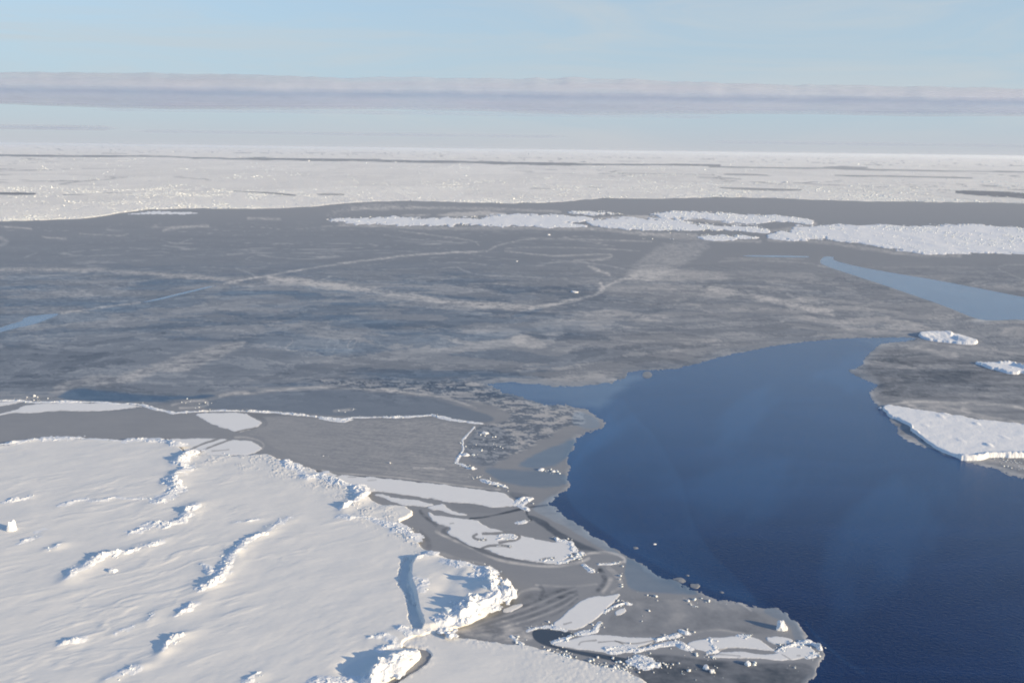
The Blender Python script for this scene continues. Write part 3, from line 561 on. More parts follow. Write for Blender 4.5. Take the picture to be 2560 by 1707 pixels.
def build_pack():
    X, Y = grid(rad(-50), rad(50), .0012, rad(6.6), .6)
    px, py = PX(X, Y)
    ed = smooth([(-2500, 380), (-2500, 700)]+PACK_EDGE+[(5000, 560), (5000, 380)], 0)
    P = PACK_EDGE; e = np.interp(px, [p[0] for p in P], [p[1] for p in P])
    d = (e-py)+fbm(X*.05, Y*.008, 5, 3)*1.6
    r = np.hypot(X, Y)
    h = .9+.35*fbm(X*.02, Y*.012, 8, 4)*np.clip(r/2500, 1, 6)+ss(6, 0, d)*.7*ss(-.2, .4, fbm(X*.03, Y*.01, 9, 3))
    Z = np.where(d > 0, h*np.clip(d/1.4, .0, 1), np.clip(d/1.4, -1, 0)*.6)+.02
    fr = np.zeros(X.shape)
    n1, n2 = pack_noise(X, Y)
    for pts, hw, f in PACK_LEADS:
        q = np.array(pts); m = (py > q[:, 1].min()-8) & (py < q[:, 1].max()+8) & (px > q[:, 0].min()-40) & (px < q[:, 0].max()+40)
        dd, t_ = dline(px[m], py[m], smooth(pts, 1, False)); ww = hw*(.5+.5*np.sin(np.clip(t_, 0, 1)*pi))*(1+1.3*fbm(X[m]*.003, Y[m]*.001, 250, 4, .6))
        fr[m] = np.maximum(fr[m], f*ss(ww+.9, ww-.6, dd))
    wx = X+250*fbm(X*.002, Y*.001, 240, 4); wy = Y+400*fbm(X*.0015, Y*.0008, 241, 4)
    f1, gap, v, _ = cells(wx/420, wy/900, 7); msk = ss(374, 392, py-px*33/2560+16)*ss(-.05, .3, fbm(X*.0006, Y*.0003, 242, 4)+.12*ss(1200, 2000, px))
    fr = np.maximum(fr, .75*ss(.075, .015, gap)*msk)
    f2, gap2, v2, _ = cells(wx/95+3, wy/260, 8); fr = np.maximum(fr, .55*ss(.10, .02, gap2)*msk*ss(.0, .35, n2+.1)*ss(420, 440, py))
    fr = np.maximum(fr, .16*(v-.5)+.10*(v2-.5)+.06)
    fr = np.maximum(fr, .25*ss(.42, .6, n1)*ss(385, 410, py))
    o = mesh_obj('pack_ice', X, Y, Z, d > -3, M_PACK, {'frost': fr})
    tag(o, 'vast white pack ice reaching to the horizon beyond the grey lead', kind='structure')
build_pack()

# ------------------------------------------------------------------ blocks of broken ice
BOXV = np.array([(-1,-1,-1),(1,-1,-1),(1,1,-1),(-1,1,-1),(-1,-1,1),(1,-1,1),(1,1,1),(-1,1,1)], float)
BOXF = np.array([(0,3,2,1),(4,5,6,7),(0,1,5,4),(1,2,6,5),(2,3,7,6),(3,0,4,7)])
def block_verts(n, rng, sx, sy, sz, tilt=.35, jit=.32):
    v = BOXV[None]*np.stack([sx, sy, sz], 1)[:, None, :]*.5
    v = v*(1+rng.uniform(-jit, jit, (n, 8, 3)))
    a = rng.uniform(-tilt, tilt, (n, 2)); g = rng.uniform(0, 2*pi, n)
    x, y, z = v[..., 0], v[..., 1], v[..., 2]
    c, s = np.cos(a[:, :1]), np.sin(a[:, :1]); y, z = y*c-z*s, y*s+z*c
    c, s = np.cos(a[:, 1:]), np.sin(a[:, 1:]); x, z = x*c+z*s, -x*s+z*c
    c, s = np.cos(g)[:, None], np.sin(g)[:, None]; x, y = x*c-y*s, x*s+y*c
    return np.stack([x, y, z], 2)
def blocks_mesh(name, P, size, height, mat, rng, parent=None, flat=1.0, tilt=.35, zbase=0.0):
    n = len(P); sx = size*rng.uniform(.7, 1.4, n); sy = size*rng.uniform(.5, 1.0, n)*flat; sz = height
    v = block_verts(n, rng, sx, sy, sz, tilt)
    v[..., 0] += P[:, :1]; v[..., 1] += P[:, 1:2]; v[..., 2] += (zbase+height*.25)[:, None] if isinstance(height, np.ndarray) else zbase+height*.25
    f = (BOXF[None]+8*np.arange(n)[:, None, None]).reshape(-1, 4)
    me = bpy.data.meshes.new(name); co = v.reshape(-1, 3)
    me.vertices.add(len(co)); me.vertices.foreach_set('co', co.astype(np.float32).ravel())
    me.loops.add(f.size); me.loops.foreach_set('vertex_index', f.astype(np.int32).ravel())
    me.polygons.add(len(f)); me.polygons.foreach_set('loop_start', np.arange(0, f.size, 4, dtype=np.int32)); me.polygons.foreach_set('loop_total', np.full(len(f), 4, np.int32))
    me.update(calc_edges=True); me.materials.append(mat)
    o = bpy.data.objects.new(name, me); col.objects.link(o)
    if parent: o.parent = parent
    return o
def px_scale(X, Y):            # metres per photograph pixel at a ground point
    return np.sqrt(X*X+Y*Y+CH*CH)/CF

def pack_rubble():
    rng = np.random.default_rng(5); n = 260000
    px = rng.uniform(-120, 2680, n); e = np.interp(px, [p[0] for p in PACK_EDGE], [p[1] for p in PACK_EDGE])
    hz = 359+px*33/2560
    u = rng.random(n); py = hz+5+(e-hz-5)*u**.8
    X, Y = G(px, py); n1, n2 = pack_noise(X, Y)
    # rough zones: near the edge, and the bands seen in the photograph
    dens = .012+.65*ss(.10, .5, n1)*ss(-.2, .4, n2)
    dens += 1.1*ss(5, 0, e-py)+.5*ss(12, 0, e-py)*ss(-.3, .3, n1)
    for cx, cy, wx, wy, a in [(330,480,380,9,.7),(230,508,160,5,.4),(640,486,200,9,.75),(300,400,300,4,.3),(60,470,90,4,.4),(880,498,90,10,.8),(930,478,120,6,.6),(1280,462,260,10,.35),(1300,500,150,8,.5),(1640,440,240,12,.4),(1900,480,300,14,.6),(2100,494,350,10,.6),(1950,410,500,12,.25),(1500,420,700,4,.35),(2400,468,200,14,.4),(2300,410,400,18,.25),(1150,404,300,7,.2),(1700,485,200,10,.5),(400,374,600,7,.3),(1300,392,900,8,.25)]:
        dens += a*np.exp(-((px-cx)/wx)**2-((py-cy)/wy)**2)*ss(-.3, .3, n1)
    for pts, hw, f in PACK_LEADS:
        dd, _ = dline(px, py, pts); dens *= ss(hw*.6, hw+1.2, dd)
    k = rng.random(n) < dens*.5*np.clip(.25+2.2*ss(-.15, .35, fbm(X*.006, Y*.0025, 260, 4, .6)), 0, 1.6)
    X, Y, py = X[k], Y[k], py[k]; n = len(X); sc = px_scale(X, Y)
    size = sc*rng.lognormal(.34, .40, n); height = size*rng.uniform(.15, .45, n)
    r = np.hypot(X, Y)
    o = blocks_mesh('ice_rubble', np.stack([X, Y], 1), size, height, M_SLAB, rng, tilt=.5, zbase=np.full(n, .95))
    tag(o, 'countless sunlit ice lumps scattered over the distant pack ice', 'ice rubble', kind='stuff')
pack_rubble()

# ------------------------------------------------------------------ free floes
def floe_rubble(parent, poly, seed, dens, hgt, edge_only=False, sz=(1.2, 3.6)):
    rng = np.random.default_rng(seed); q = np.array(poly, float); n = dens*6
    px = rng.uniform(q[:, 0].min(), min(q[:, 0].max(), 2700), n); py = rng.uniform(q[:, 1].min(), q[:, 1].max(), n)
    d = sdf(px, py, poly); X, Y = G(px, py)
    nn = fbm(X*.03, Y*.012, seed, 4)
    pr = ss(0, 1, d)*(ss(5, 0, d)*.9 if edge_only else (.15+.9*ss(0, .35, nn)+.5*ss(3, 0, d)))
    k = np.where(rng.random(n) < pr)[0][:dens]
    X, Y = X[k], Y[k]; sc = px_scale(X, Y); size = sc*rng.uniform(*sz, len(k))
    o = blocks_mesh('ice_rubble', np.stack([X, Y], 1), size, size*rng.uniform(.2, .5, len(k)), M_SLAB, rng, parent, tilt=.5, zbase=np.full(len(k), hgt*.8))
    o['kind'] = 'stuff'
    return o
for i, (poly, T, label) in enumerate(FLOES):
    X, Y = grid_for(poly, 8, .4 if i < 6 else .5)
    px, py = PX(X, Y)
    big = i in (6,)
    sp = smooth(poly, 1)
    jag = fbm(X*(.12 if i < 6 else .3), Y*(.04 if i < 6 else .3), 300+i, 4, .6)*(6.0 if i < 6 else 3.2)+(fbm(X*.018, Y*.008, 350+i, 3)*7.0 if i < 6 else 0)
    d = sdf(px, py, sp)+jag
    c = 1.4 if i < 6 else 1.8
    if i < 6 or i == 8:
        h = .6*T*(.6+.6*fbm(X*.05, Y*.02, 310+i, 4))
    else:
        xs, ys = rot(X, Y, 27)
        h = T*(.75+.10*fbm(xs*.08, ys*.25, 320, 4)+.05*fbm(X*.35, Y*.35, 322, 3))+.4*ss(6, 0, d)*ss(.0, .5, fbm(X*.12, Y*.12, 321, 3))
        if big:
            dl, _ = dline(px, py, [(2400,1147),(2440,1148),(2470,1141),(2560,1140),(2700,1145)]); h += 1.0*ss(9, 0, dl)*(.6+.6*np.abs(fbm(X*.5, Y*.5, 323, 3)))
            dl, _ = dline(px, py, [(2478,1050),(2520,1055),(2560,1063)]); h += .9*ss(5, 0, dl)*(.4+.6*vn(X*.5, Y*.5, 3))
            for bx, by, hh in [(2470,1117,1.6),(2352,1046,.8),(2440,1064,.9),(2312,1068,.5),(2400,1105,.6),(2510,1098,.6)]:
                bX, bY = G([bx], [by]); h += hh*.25*np.exp(-(((X-bX[0])/1.1)**2+((Y-bY[0])/2.0)**2)**1.5)
        else:
            dl, _ = dline(px, py, [(2500,908),(2532,909),(2560,922),(2620,934)]); h += 1.1*ss(7, 0, dl)
    h += .03*fbm(X*2, Y*2, 5, 2)
    Z = np.where(d > 0, (.08+h)*np.clip(d/c, 0, 1)**.6, np.clip(d/c, -1, 0)*.3)+.03
    o = mesh_obj('ice_floe', X, Y, Z, d > -2.5, M_RIM)
    centre(o); tag(o, label, 'ice floe', group='free ice floes between the grey leads')
    if i < 6 or i in (7,):
        rb = floe_rubble(None, poly, 400+i, [170, 260, 90, 240, 60, 700, 0, 30][i], T, i == 0)
        rb.parent = o; rb.matrix_parent_inverse = o.matrix_world.inverted() if False else Matrix.Translation(-o.location)

# a steep sided sunlit bergy bit by the head of the pool
def bergy():
    poly = [(2294,841),(2303,833),(2337,831),(2386,833),(2423,842),(2448,855),(2435,862),(2406,860),(2366,857),(2323,852)]
    X, Y = grid_for(poly, 8, .35); px, py = PX(X, Y); d = sdf(px, py, smooth(poly, 1))+fbm(X*.3, Y*.15, 340, 4)*2
    h = .8+.5*fbm(X*.2, Y*.1, 341, 4)+.8*ss(9, 2, dline(px, py, [(2300,838),(2350,836),(2375,838)])[0])+.7*ss(7, 1, dline(px, py, [(2395,850),(2440,856)])[0])
    Z = np.where(d > 0, h*np.clip(d/2, 0, 1)**.6, np.clip(d/2, -1, 0)*.3)+.03
    o = mesh_obj('ice_floe', X, Y, Z, d > -2.5, M_RIDGE); centre(o)
    tag(o, 'humped white ice floe with blue hollow at the upper corner of the open water', 'ice floe', group='free ice floes between the grey leads')
bergy()

# ------------------------------------------------------------------ the near snow covered floe and its pressure ridges
RIDGES = [ # points, width m, height m, slabs, label
 ([(-120,1145),(-40,1128),(0,1118),(40,1111),(90,1104),(140,1101),(190,1100)], 1.7, .85, 20, 'long low ridge of broken ice along the upper left snow edge'),
 ([(200,1101),(260,1104),(310,1107)], 1.1, .45, 8, 'low gappy ridge of small lumps on the upper snow edge, right of the long one'),
 ([(325,1105),(345,1103),(370,1106),(400,1106),(425,1110),(446,1118)], 2.0, 1.25, 18, 'stubby bright ridge at the upper snow edge beside the crossing cracks'),
 ([(485,1132),(474,1142),(458,1152),(450,1165),(470,1172),(455,1185)], 2.6, 1.6, 26, 'tall jagged ridge of blocks casting blue shade, nearest the crossing cracks'),
 ([(448,1192),(432,1200),(425,1212),(436,1225),(440,1236),(420,1246),(402,1254),(386,1262)], 2.3, 1.5, 26, 'winding block ridge running down from the jagged one towards lower left'),
 ([(150,1270),(175,1262),(199,1256),(230,1259),(258,1258),(293,1250),(332,1254),(370,1252)], 1.2, .55, 14, 'faint broken line of low lumps across the smooth upper snow'),
 ([(0,1262),(26,1258),(50,1254),(74,1250)], 1.8, .9, 9, 'short lumpy ridge at the left edge below the smooth upper snow'),
 ([(335,1338),(352,1330),(383,1320),(405,1318),(425,1318),(459,1307),(466,1290),(485,1271)], 2.2, 1.35, 24, 'bright hummock ridge with blue hollows in the middle of the left snow'),
 ([(97,1333),(105,1345),(65,1358),(50,1364)], 1.5, .6, 4, 'low drifted ridge just right of the tall single block'),
 ([(118,1381),(135,1379),(150,1368)], 1.3, .8, 6, 'small blocky ridge end below the drifted left ridge'),
 ([(168,1455),(185,1440),(205,1430),(222,1415),(240,1404),(262,1398),(300,1392),(337,1384),(363,1370),(397,1362)], 2.0, 1.25, 22, 'ridge with a round bright head and long blue shadow in the lower left snow'),
 ([(721,1303),(700,1312),(682,1322),(672,1334),(656,1343),(640,1350),(617,1360),(602,1374),(591,1388)], 1.7, .95, 24, 'upper half of the diagonal block ridge crossing the snow field'),
 ([(588,1312),(612,1311),(650,1305)], 1.0, .5, 8, 'tiny lump row joining the top of the diagonal ridge from the left'),
 ([(586,1392),(570,1420),(560,1440),(545,1452),(530,1466),(512,1474),(498,1476)], 2.0, 1.15, 22, 'lower half of the diagonal block ridge, wide and bright'),
 ([(503,1416),(515,1425),(525,1440)], 1.3, .6, 7, 'little upright block cluster left of the lower diagonal ridge'),
 ([(492,1512),(480,1520),(455,1535),(441,1545)], 1.5, .55, 10, 'drifted half buried ridge below the wide diagonal one'),
 ([(385,1540),(376,1552),(370,1560)], 1.4, .6, 4, 'small half buried hump lower left of the drifted ridge'),
 ([(335,1572),(320,1578),(285,1590)], 1.3, .5, 5, 'faint half buried row of humps in the lowest snow'),
 ([(455,1600),(432,1610),(420,1622),(408,1640)], 1.5, 1.15, 12, 'crooked bright ridge with a dark blue crescent shadow at lower left'),
 ([(155,1617),(180,1611),(203,1606)], 1.2, .7, 4, 'single oval bright hump alone in the lower left snow'),
 ([(270,1705),(300,1694),(330,1682),(350,1674)], 1.4, .85, 8, 'slanting ridge fragment on the bottom edge of the view, left part'),
 ([(620,1712),(640,1700),(655,1692)], 1.2, .8, 6, 'small ridge fragment cut by the bottom edge, middle of the snow'),
 ([(708,1160),(725,1168),(745,1180),(760,1190),(775,1198)], 2.0, .8, 28, 'rubbly spread of small blocks where the snow field meets the grey sheet'),
 ([(765,1203),(790,1193),(805,1190),(812,1200),(843,1210),(868,1220)], 1.9, 1.1, 26, 'bright toothed ridge along the snow edge above the pale strip'),
 ([(893,1228),(903,1240),(895,1254),(880,1264),(862,1278)], 2.2, 1.75, 14, 'steep sunlit ridge with a deep blue shadow pocket behind it'),
 ([(855,1296),(880,1300),(907,1299),(940,1308),(972,1316),(990,1316)], 1.5, .55, 30, 'scatter of small teeth along the snow shore above the narrow channel'),
 ([(988,1330),(1005,1330),(1022,1338),(1040,1352)], 1.8, .9, 26, 'comb of slanting teeth where the snow meets the curved grey channel'),
 ([(1035,1408),(1060,1402),(1072,1390),(1080,1398)], 1.4, 1.0, 6, 'short two pronged ridge north of the trench on the channel shore'),
 ([(1135,1424),(1165,1422),(1195,1425),(1220,1436),(1243,1450)], 2.3, 1.2, 16, 'front crest of the great hummock beside the curved channel'),
 ([(1190,1455),(1218,1462),(1228,1480),(1232,1494),(1252,1503),(1222,1512),(1200,1524),(1180,1540),(1150,1558),(1128,1566)], 3.4, 2.3, 34, 'great sunlit hummock ridge on the snow corner, tallest of all'),
 ([(1035,1462),(1050,1470),(1055,1490)], 1.5, 1.0, 4, 'rounded knob between the blue trench and the shaded hollow'),
 ([(1000,1578),(1020,1588),(1050,1586)], 1.3, .75, 8, 'low lumps closing the lower end of the blue trench'),
 ([(923,1603),(945,1600),(960,1596),(990,1620),(950,1632)], 1.2, .5, 10, 'ring of small lumps above the bottom ridge'),
 ([(1038,1646),(1018,1653),(1000,1662),(975,1674),(950,1688),(925,1704),(895,1722),(850,1745)], 2.4, 2.0, 26, 'massive bright ridge on the bottom edge with a deep blue hollow behind'),
 ([(880,1705),(840,1712),(800,1716),(770,1722)], 1.5, .8, 10, 'low ridge on the bottom edge left of the massive bright one'),
]
RW = [GP(r[0]) for r in RIDGES]
TRENCH = GP([(1016,1402),(1011,1435),(1008,1466),(1020,1490),(1028,1515),(1036,1545),(1046,1572)])
PLATEAU = [(1024,1404),(1070,1392),(1130,1406),(1190,1422),(1245,1450),(1240,1484),(1262,1505),(1215,1534),(1150,1570),(1052,1588),(1052,1570),(1040,1530),(1034,1490),(1020,1462)]
dvec = G([600, 0], [1400, 1560]); WIND = math.degrees(atan2(dvec[1][0]-dvec[1][1], dvec[0][0]-dvec[0][1]))
def snow_height(X, Y, skirts=True):
    px, py = PX(X, Y)
    xs, ys = rot(X, Y, WIND)
    wob = fbm(X*.03, Y*.03, 1, 2)*6
    h = .62+.20*fbm(X*.02, Y*.02, 2, 3)
    amp = .55+.6*ss(-.3, .4, fbm(X*.018, Y*.025, 9, 3))
    h += amp*.085*fbm(xs*.075, (ys+wob*.6)*.17, 3, 4, .55)
    s = np.abs(fbm(xs*.06+3, (ys+wob*.8)*.15, 4, 4, .55)); h += np.clip(fbm(X*.035, Y*.05, 41, 3)+.10, 0, 1)*.14*(ss(.22, 0, s)-.3)
    h += .05*fbm(X*.16, Y*.16, 42, 4)
    h += .013*fbm(xs*.28, ys*1.0, 6, 4, .6)+.05*np.clip(fbm(xs*.10, ys*.45, 46, 4)-.12, 0, 1)*3*ss(-.1, .25, fbm(X*.03, Y*.03, 47, 3))
    far = ss(1330, 1200, py); h -= 0
    dc, _ = dline(px, py, [(505,1146),(600,1152),(700,1168),(790,1200),(868,1236),(900,1280),(985,1318),(1040,1358)]); rg = ss(46, 4, dc+14*fbm(X*.2, Y*.2, 60, 3))
    f1, gap, v, tl = cells(X*1.1+fbm(X, Y, 61, 2), Y*1.1, 62); h += rg*(.22*(v+1.2*tl)*ss(0, .2, gap)*ss(-.15, .25, fbm(X*.3, Y*.3, 63, 3)))
    # trench and the raised corner beside it
    d, t = dline(X, Y, TRENCH); d = d+fbm(X*.7, Y*.7, 57, 4, .6)*.9; ww = 1.05+.45*np.sin(t*9)
    pl = sdf(px, py, smooth(PLATEAU, 1)); k = ss(0, 9, pl)
    h += .85*k
    h -= (1.05+.25*fbm(X*.5, Y*.5, 12, 2))*ss(ww, ww*.55, d)
    for bx, by, dep in [(905,1668,1.1),(880,1680,1.0),(925,1655,.9),(1110,1490,.3),(1130,1460,.3)]:
        bX, bY = G([bx], [by]); h -= dep*np.exp(-((X-bX[0])**2+(Y-bY[0])**2)/5.0)
    for bx, by, rr, up in [(1218,1486,3.2,1.0),(1200,1530,2.6,.6),(1000,1668,2.4,.8)]:
        bX, bY = G([bx], [by]); h += up*np.exp(-(((X-bX[0])**2+(Y-bY[0])**2)/rr**2)**1.3)
    h = np.maximum(h, .10+.03*fbm(X, Y, 55, 3))
    # wind scoops and tails
    if skirts:
        for (pts, wd, hh, ns, lb), wl in zip(RIDGES, RW):
            m = (X > wl[:, 0].min()-wd*5) & (X < wl[:, 0].max()+wd*5) & (Y > wl[:, 1].min()-wd*5) & (Y < wl[:, 1].max()+wd*5)
            if not m.any(): continue
            d, _ = dline(X[m], Y[m], wl); g = .6+.9*fbm(X[m]*.12, Y[m]*.12, 56, 3); h[m] += hh*.34*g*np.exp(-(d/(wd*1.1))**2)
            sh, _ = dline(X[m]-2.2*cos(rad(WIND)), Y[m]-2.2*sin(rad(WIND)), wl); h[m] += hh*.16*g*np.exp(-(sh/(wd*1.5))**2)
    return h
def snow_edge(X, Y, poly, T=1.0, jag=4, seed=0, c=2.5, low=0.0, tex=None):
    px, py = PX(X, Y); px = np.where(Y < 30, -500, px); py = np.where(Y < 30, 2200, py)
    d = sdf(px, py, smooth(poly, 1))+fbm(X*.35, Y*.35, 20+seed, 5, .6)*jag
    return d
def build_snow():
    X, Y = grid(rad(-46), rad(3), rad(15.3), rad(46), .62)
    d = snow_edge(X, Y, SNOW)
    h = snow_height(X, Y)
    Z = np.where(d > 0, h*np.clip(d/3.0, 0, 1)**.7, np.clip(d/3, -1, 0)*.3)+.07
    o = mesh_obj('snow_field', X, Y, Z, d > -4, M_SNOW)
    tag(o, 'wide wind drifted snow covered ice filling the lower left', kind='structure')
    X, Y = grid(rad(-20), rad(22), rad(29.5), rad(46), .62)
    d = snow_edge(X, Y, SNOW_LOW, seed=3, jag=7)
    px, py = PX(X, Y)
    h = .22+.05*fbm(X*.15, Y*.3, 30, 4)+.05*fbm(X*1.2, Y*1.2, 31, 3)*ss(1150, 1500, px)+.16*ss(26, 0, d)*np.clip(fbm(X*.9, Y*.9, 32, 4)+.1, 0, 1)
    Z = np.where(d > 0, h*np.clip(d/3.0, 0, 1)**.7, np.clip(d/3, -1, 0)*.2)+.07
    o = mesh_obj('snow_shelf', X, Y, Z, d > -4, M_SNOW)
    tag(o, 'lower flat snow shelf along the bottom edge beside the black crack', kind='structure')
build_snow()

def slab_meshes():
    out = []
    rng = np.random.default_rng(77)
    for k in range(14):
        me = bpy.data.meshes.new('ice_slab')
        import bmesh
        bm = bmesh.new(); n = rng.integers(5, 8); ang = np.sort(rng.uniform(0, 2*pi, n)+0)
        ang = np.linspace(0, 2*pi, n, endpoint=False)+rng.uniform(-.3, .3, n)
        r = rng.uniform(.38, .6, n); th = rng.uniform(.16, .42)
        lo = [bm.verts.new((a*cos(g), .8*a*sin(g), -th*.5)) for a, g in zip(r, ang)]
        hi = [bm.verts.new((a*.86*cos(g)+rng.uniform(-.04, .04), .7*a*sin(g), th*.5+rng.uniform(-.06, .06))) for a, g in zip(r, ang)]
        bm.faces.new(hi); bm.faces.new(lo[::-1])
        for i in range(n): bm.faces.new((lo[i], lo[(i+1) % n], hi[(i+1) % n], hi[i]))
        bmesh.ops.bevel(bm, geom=bm.edges[:], offset=.03, segments=1, affect='EDGES')
        bm.normal_update(); bm.to_mesh(me); bm.free(); me.materials.append(M_SLAB); out.append(me)
    return out
SLABS = slab_meshes()
def add_slab(parent, x, y, z, s, rng, origin):
    o = bpy.data.objects.new('ice_slab', SLABS[rng.integers(len(SLABS))]); col.objects.link(o)
    o.parent = parent; o.location = (x-origin[0], y-origin[1], z-origin[2])
    o.rotation_euler = (rng.uniform(-.8, .8), rng.uniform(-.8, .8), rng.uniform(0, 6.28)); o.scale = (s*rng.uniform(.8, 1.3), s*rng.uniform(.6, 1.1), s*rng.uniform(.5, 1.0))
    return o
def ridge_profile(X, Y, wl, wd, hh, seed):
    amin = .14 if seed < 100 else .45
    wk = 1.0 if seed < 100 else .5; wx = X+wk*fbm(X*.35, Y*.35, 480+seed, 3)*wd*.5; wy = Y+wk*fbm(X*.35+9, Y*.35, 490+seed, 3)*wd*.5
    d, t = dline(wx, wy, wl)
    along = .5+1.5*fbm(X*.20, Y*.20, 505+seed, 4, .6)
    wloc = np.maximum(wd*(.75+.9*fbm(X*.17+5, Y*.17, 507+seed, 3)), .45 if seed >= 100 else .2)
    dn = d+fbm(X*.9, Y*.9, 500+seed, 3)*wd*.30
    prof = np.clip(1-dn/np.maximum(wloc, .2), 0, 1); ends = ss(0, .05, t)*ss(1, .95, t)*.5+.5
    f1, gap, v, tl = cells(X*.50+.3*fbm(X, Y, 9, 2), Y*.50, seed); f1b, gapb, vb, tlb = cells(X*1.3, Y*1.3, seed+50); f1c, gapc, vc, tlc = cells(X*3.1, Y*3.1, seed+90)
    blk = (.15+1.0*v+1.3*tl)*ss(-.02, .16, gap)+.10; blkb = .2+.6*vb+1.1*tlb; blkc = .3+.4*vc+.6*tlc
    soft = fbm(X*.35, Y*.35, 515+seed, 2)*.4+.6
    r = hh*prof**.8*np.clip(along, amin, 1.35)*ends*(.50*soft+.50*blk+.17*blkb+.07*blkc)*1.2
    return r, d

def build_ridge(i, pts, wd, hh, ns, label, base=snow_height, zoff=.07, sscale=1.0):
    rng = np.random.default_rng(900+i); wl = GP(pts)
    st = .42
    mg = wd*1.6
    xs = [wl[:, 0].min()-mg, wl[:, 0].max()+mg]; ys = [wl[:, 1].min()-mg, wl[:, 1].max()+mg]
    cx = np.array([xs[0], xs[1], xs[0], xs[1]]); cy = np.array([ys[0], ys[0], ys[1], ys[1]])
    az = np.arctan2(cx, cy); dp = np.arctan2(CH, np.hypot(cx, cy))
    X, Y = grid(az.min(), az.max(), dp.min(), dp.max(), st)
    r, d = ridge_profile(X, Y, wl, wd, hh, i)
    b = base(X, Y)+zoff
    keep = (r > .02)
    o = mesh_obj('pressure_ridge', X, Y, b+r-.03, keep, M_RIDGE, smooth_shade=False)
    centre(o); tag(o, label, 'pressure ridge', group='pressure ridges of broken ice on the snow')
    # slabs stacked on the mound
    L = np.cumsum(np.r_[0, np.hypot(*np.diff(wl, axis=0).T)])
    for k in range(min(int(ns*1.5), 64)):
        s = rng.uniform(0, L[-1]); x = np.interp(s, L, wl[:, 0])+rng.normal(0, wd*.5); y = np.interp(s, L, wl[:, 1])+rng.normal(0, wd*.5)
        xx = np.array([[x]]); yy = np.array([[y]]); rr, _ = ridge_profile(xx, yy, wl, wd, hh, i); z = float(base(xx, yy)[0, 0]+zoff+rr[0, 0])
        add_slab(o, x, y, z, (hh*rng.uniform(.25, .9)+.12)*sscale, rng, o.location)
    return o
for i, (pts, wd, hh, ns, lb) in enumerate(RIDGES): build_ridge(i, pts, wd*1.3, hh*(.60 if i != 29 else 1.0), int(ns*.5), lb)

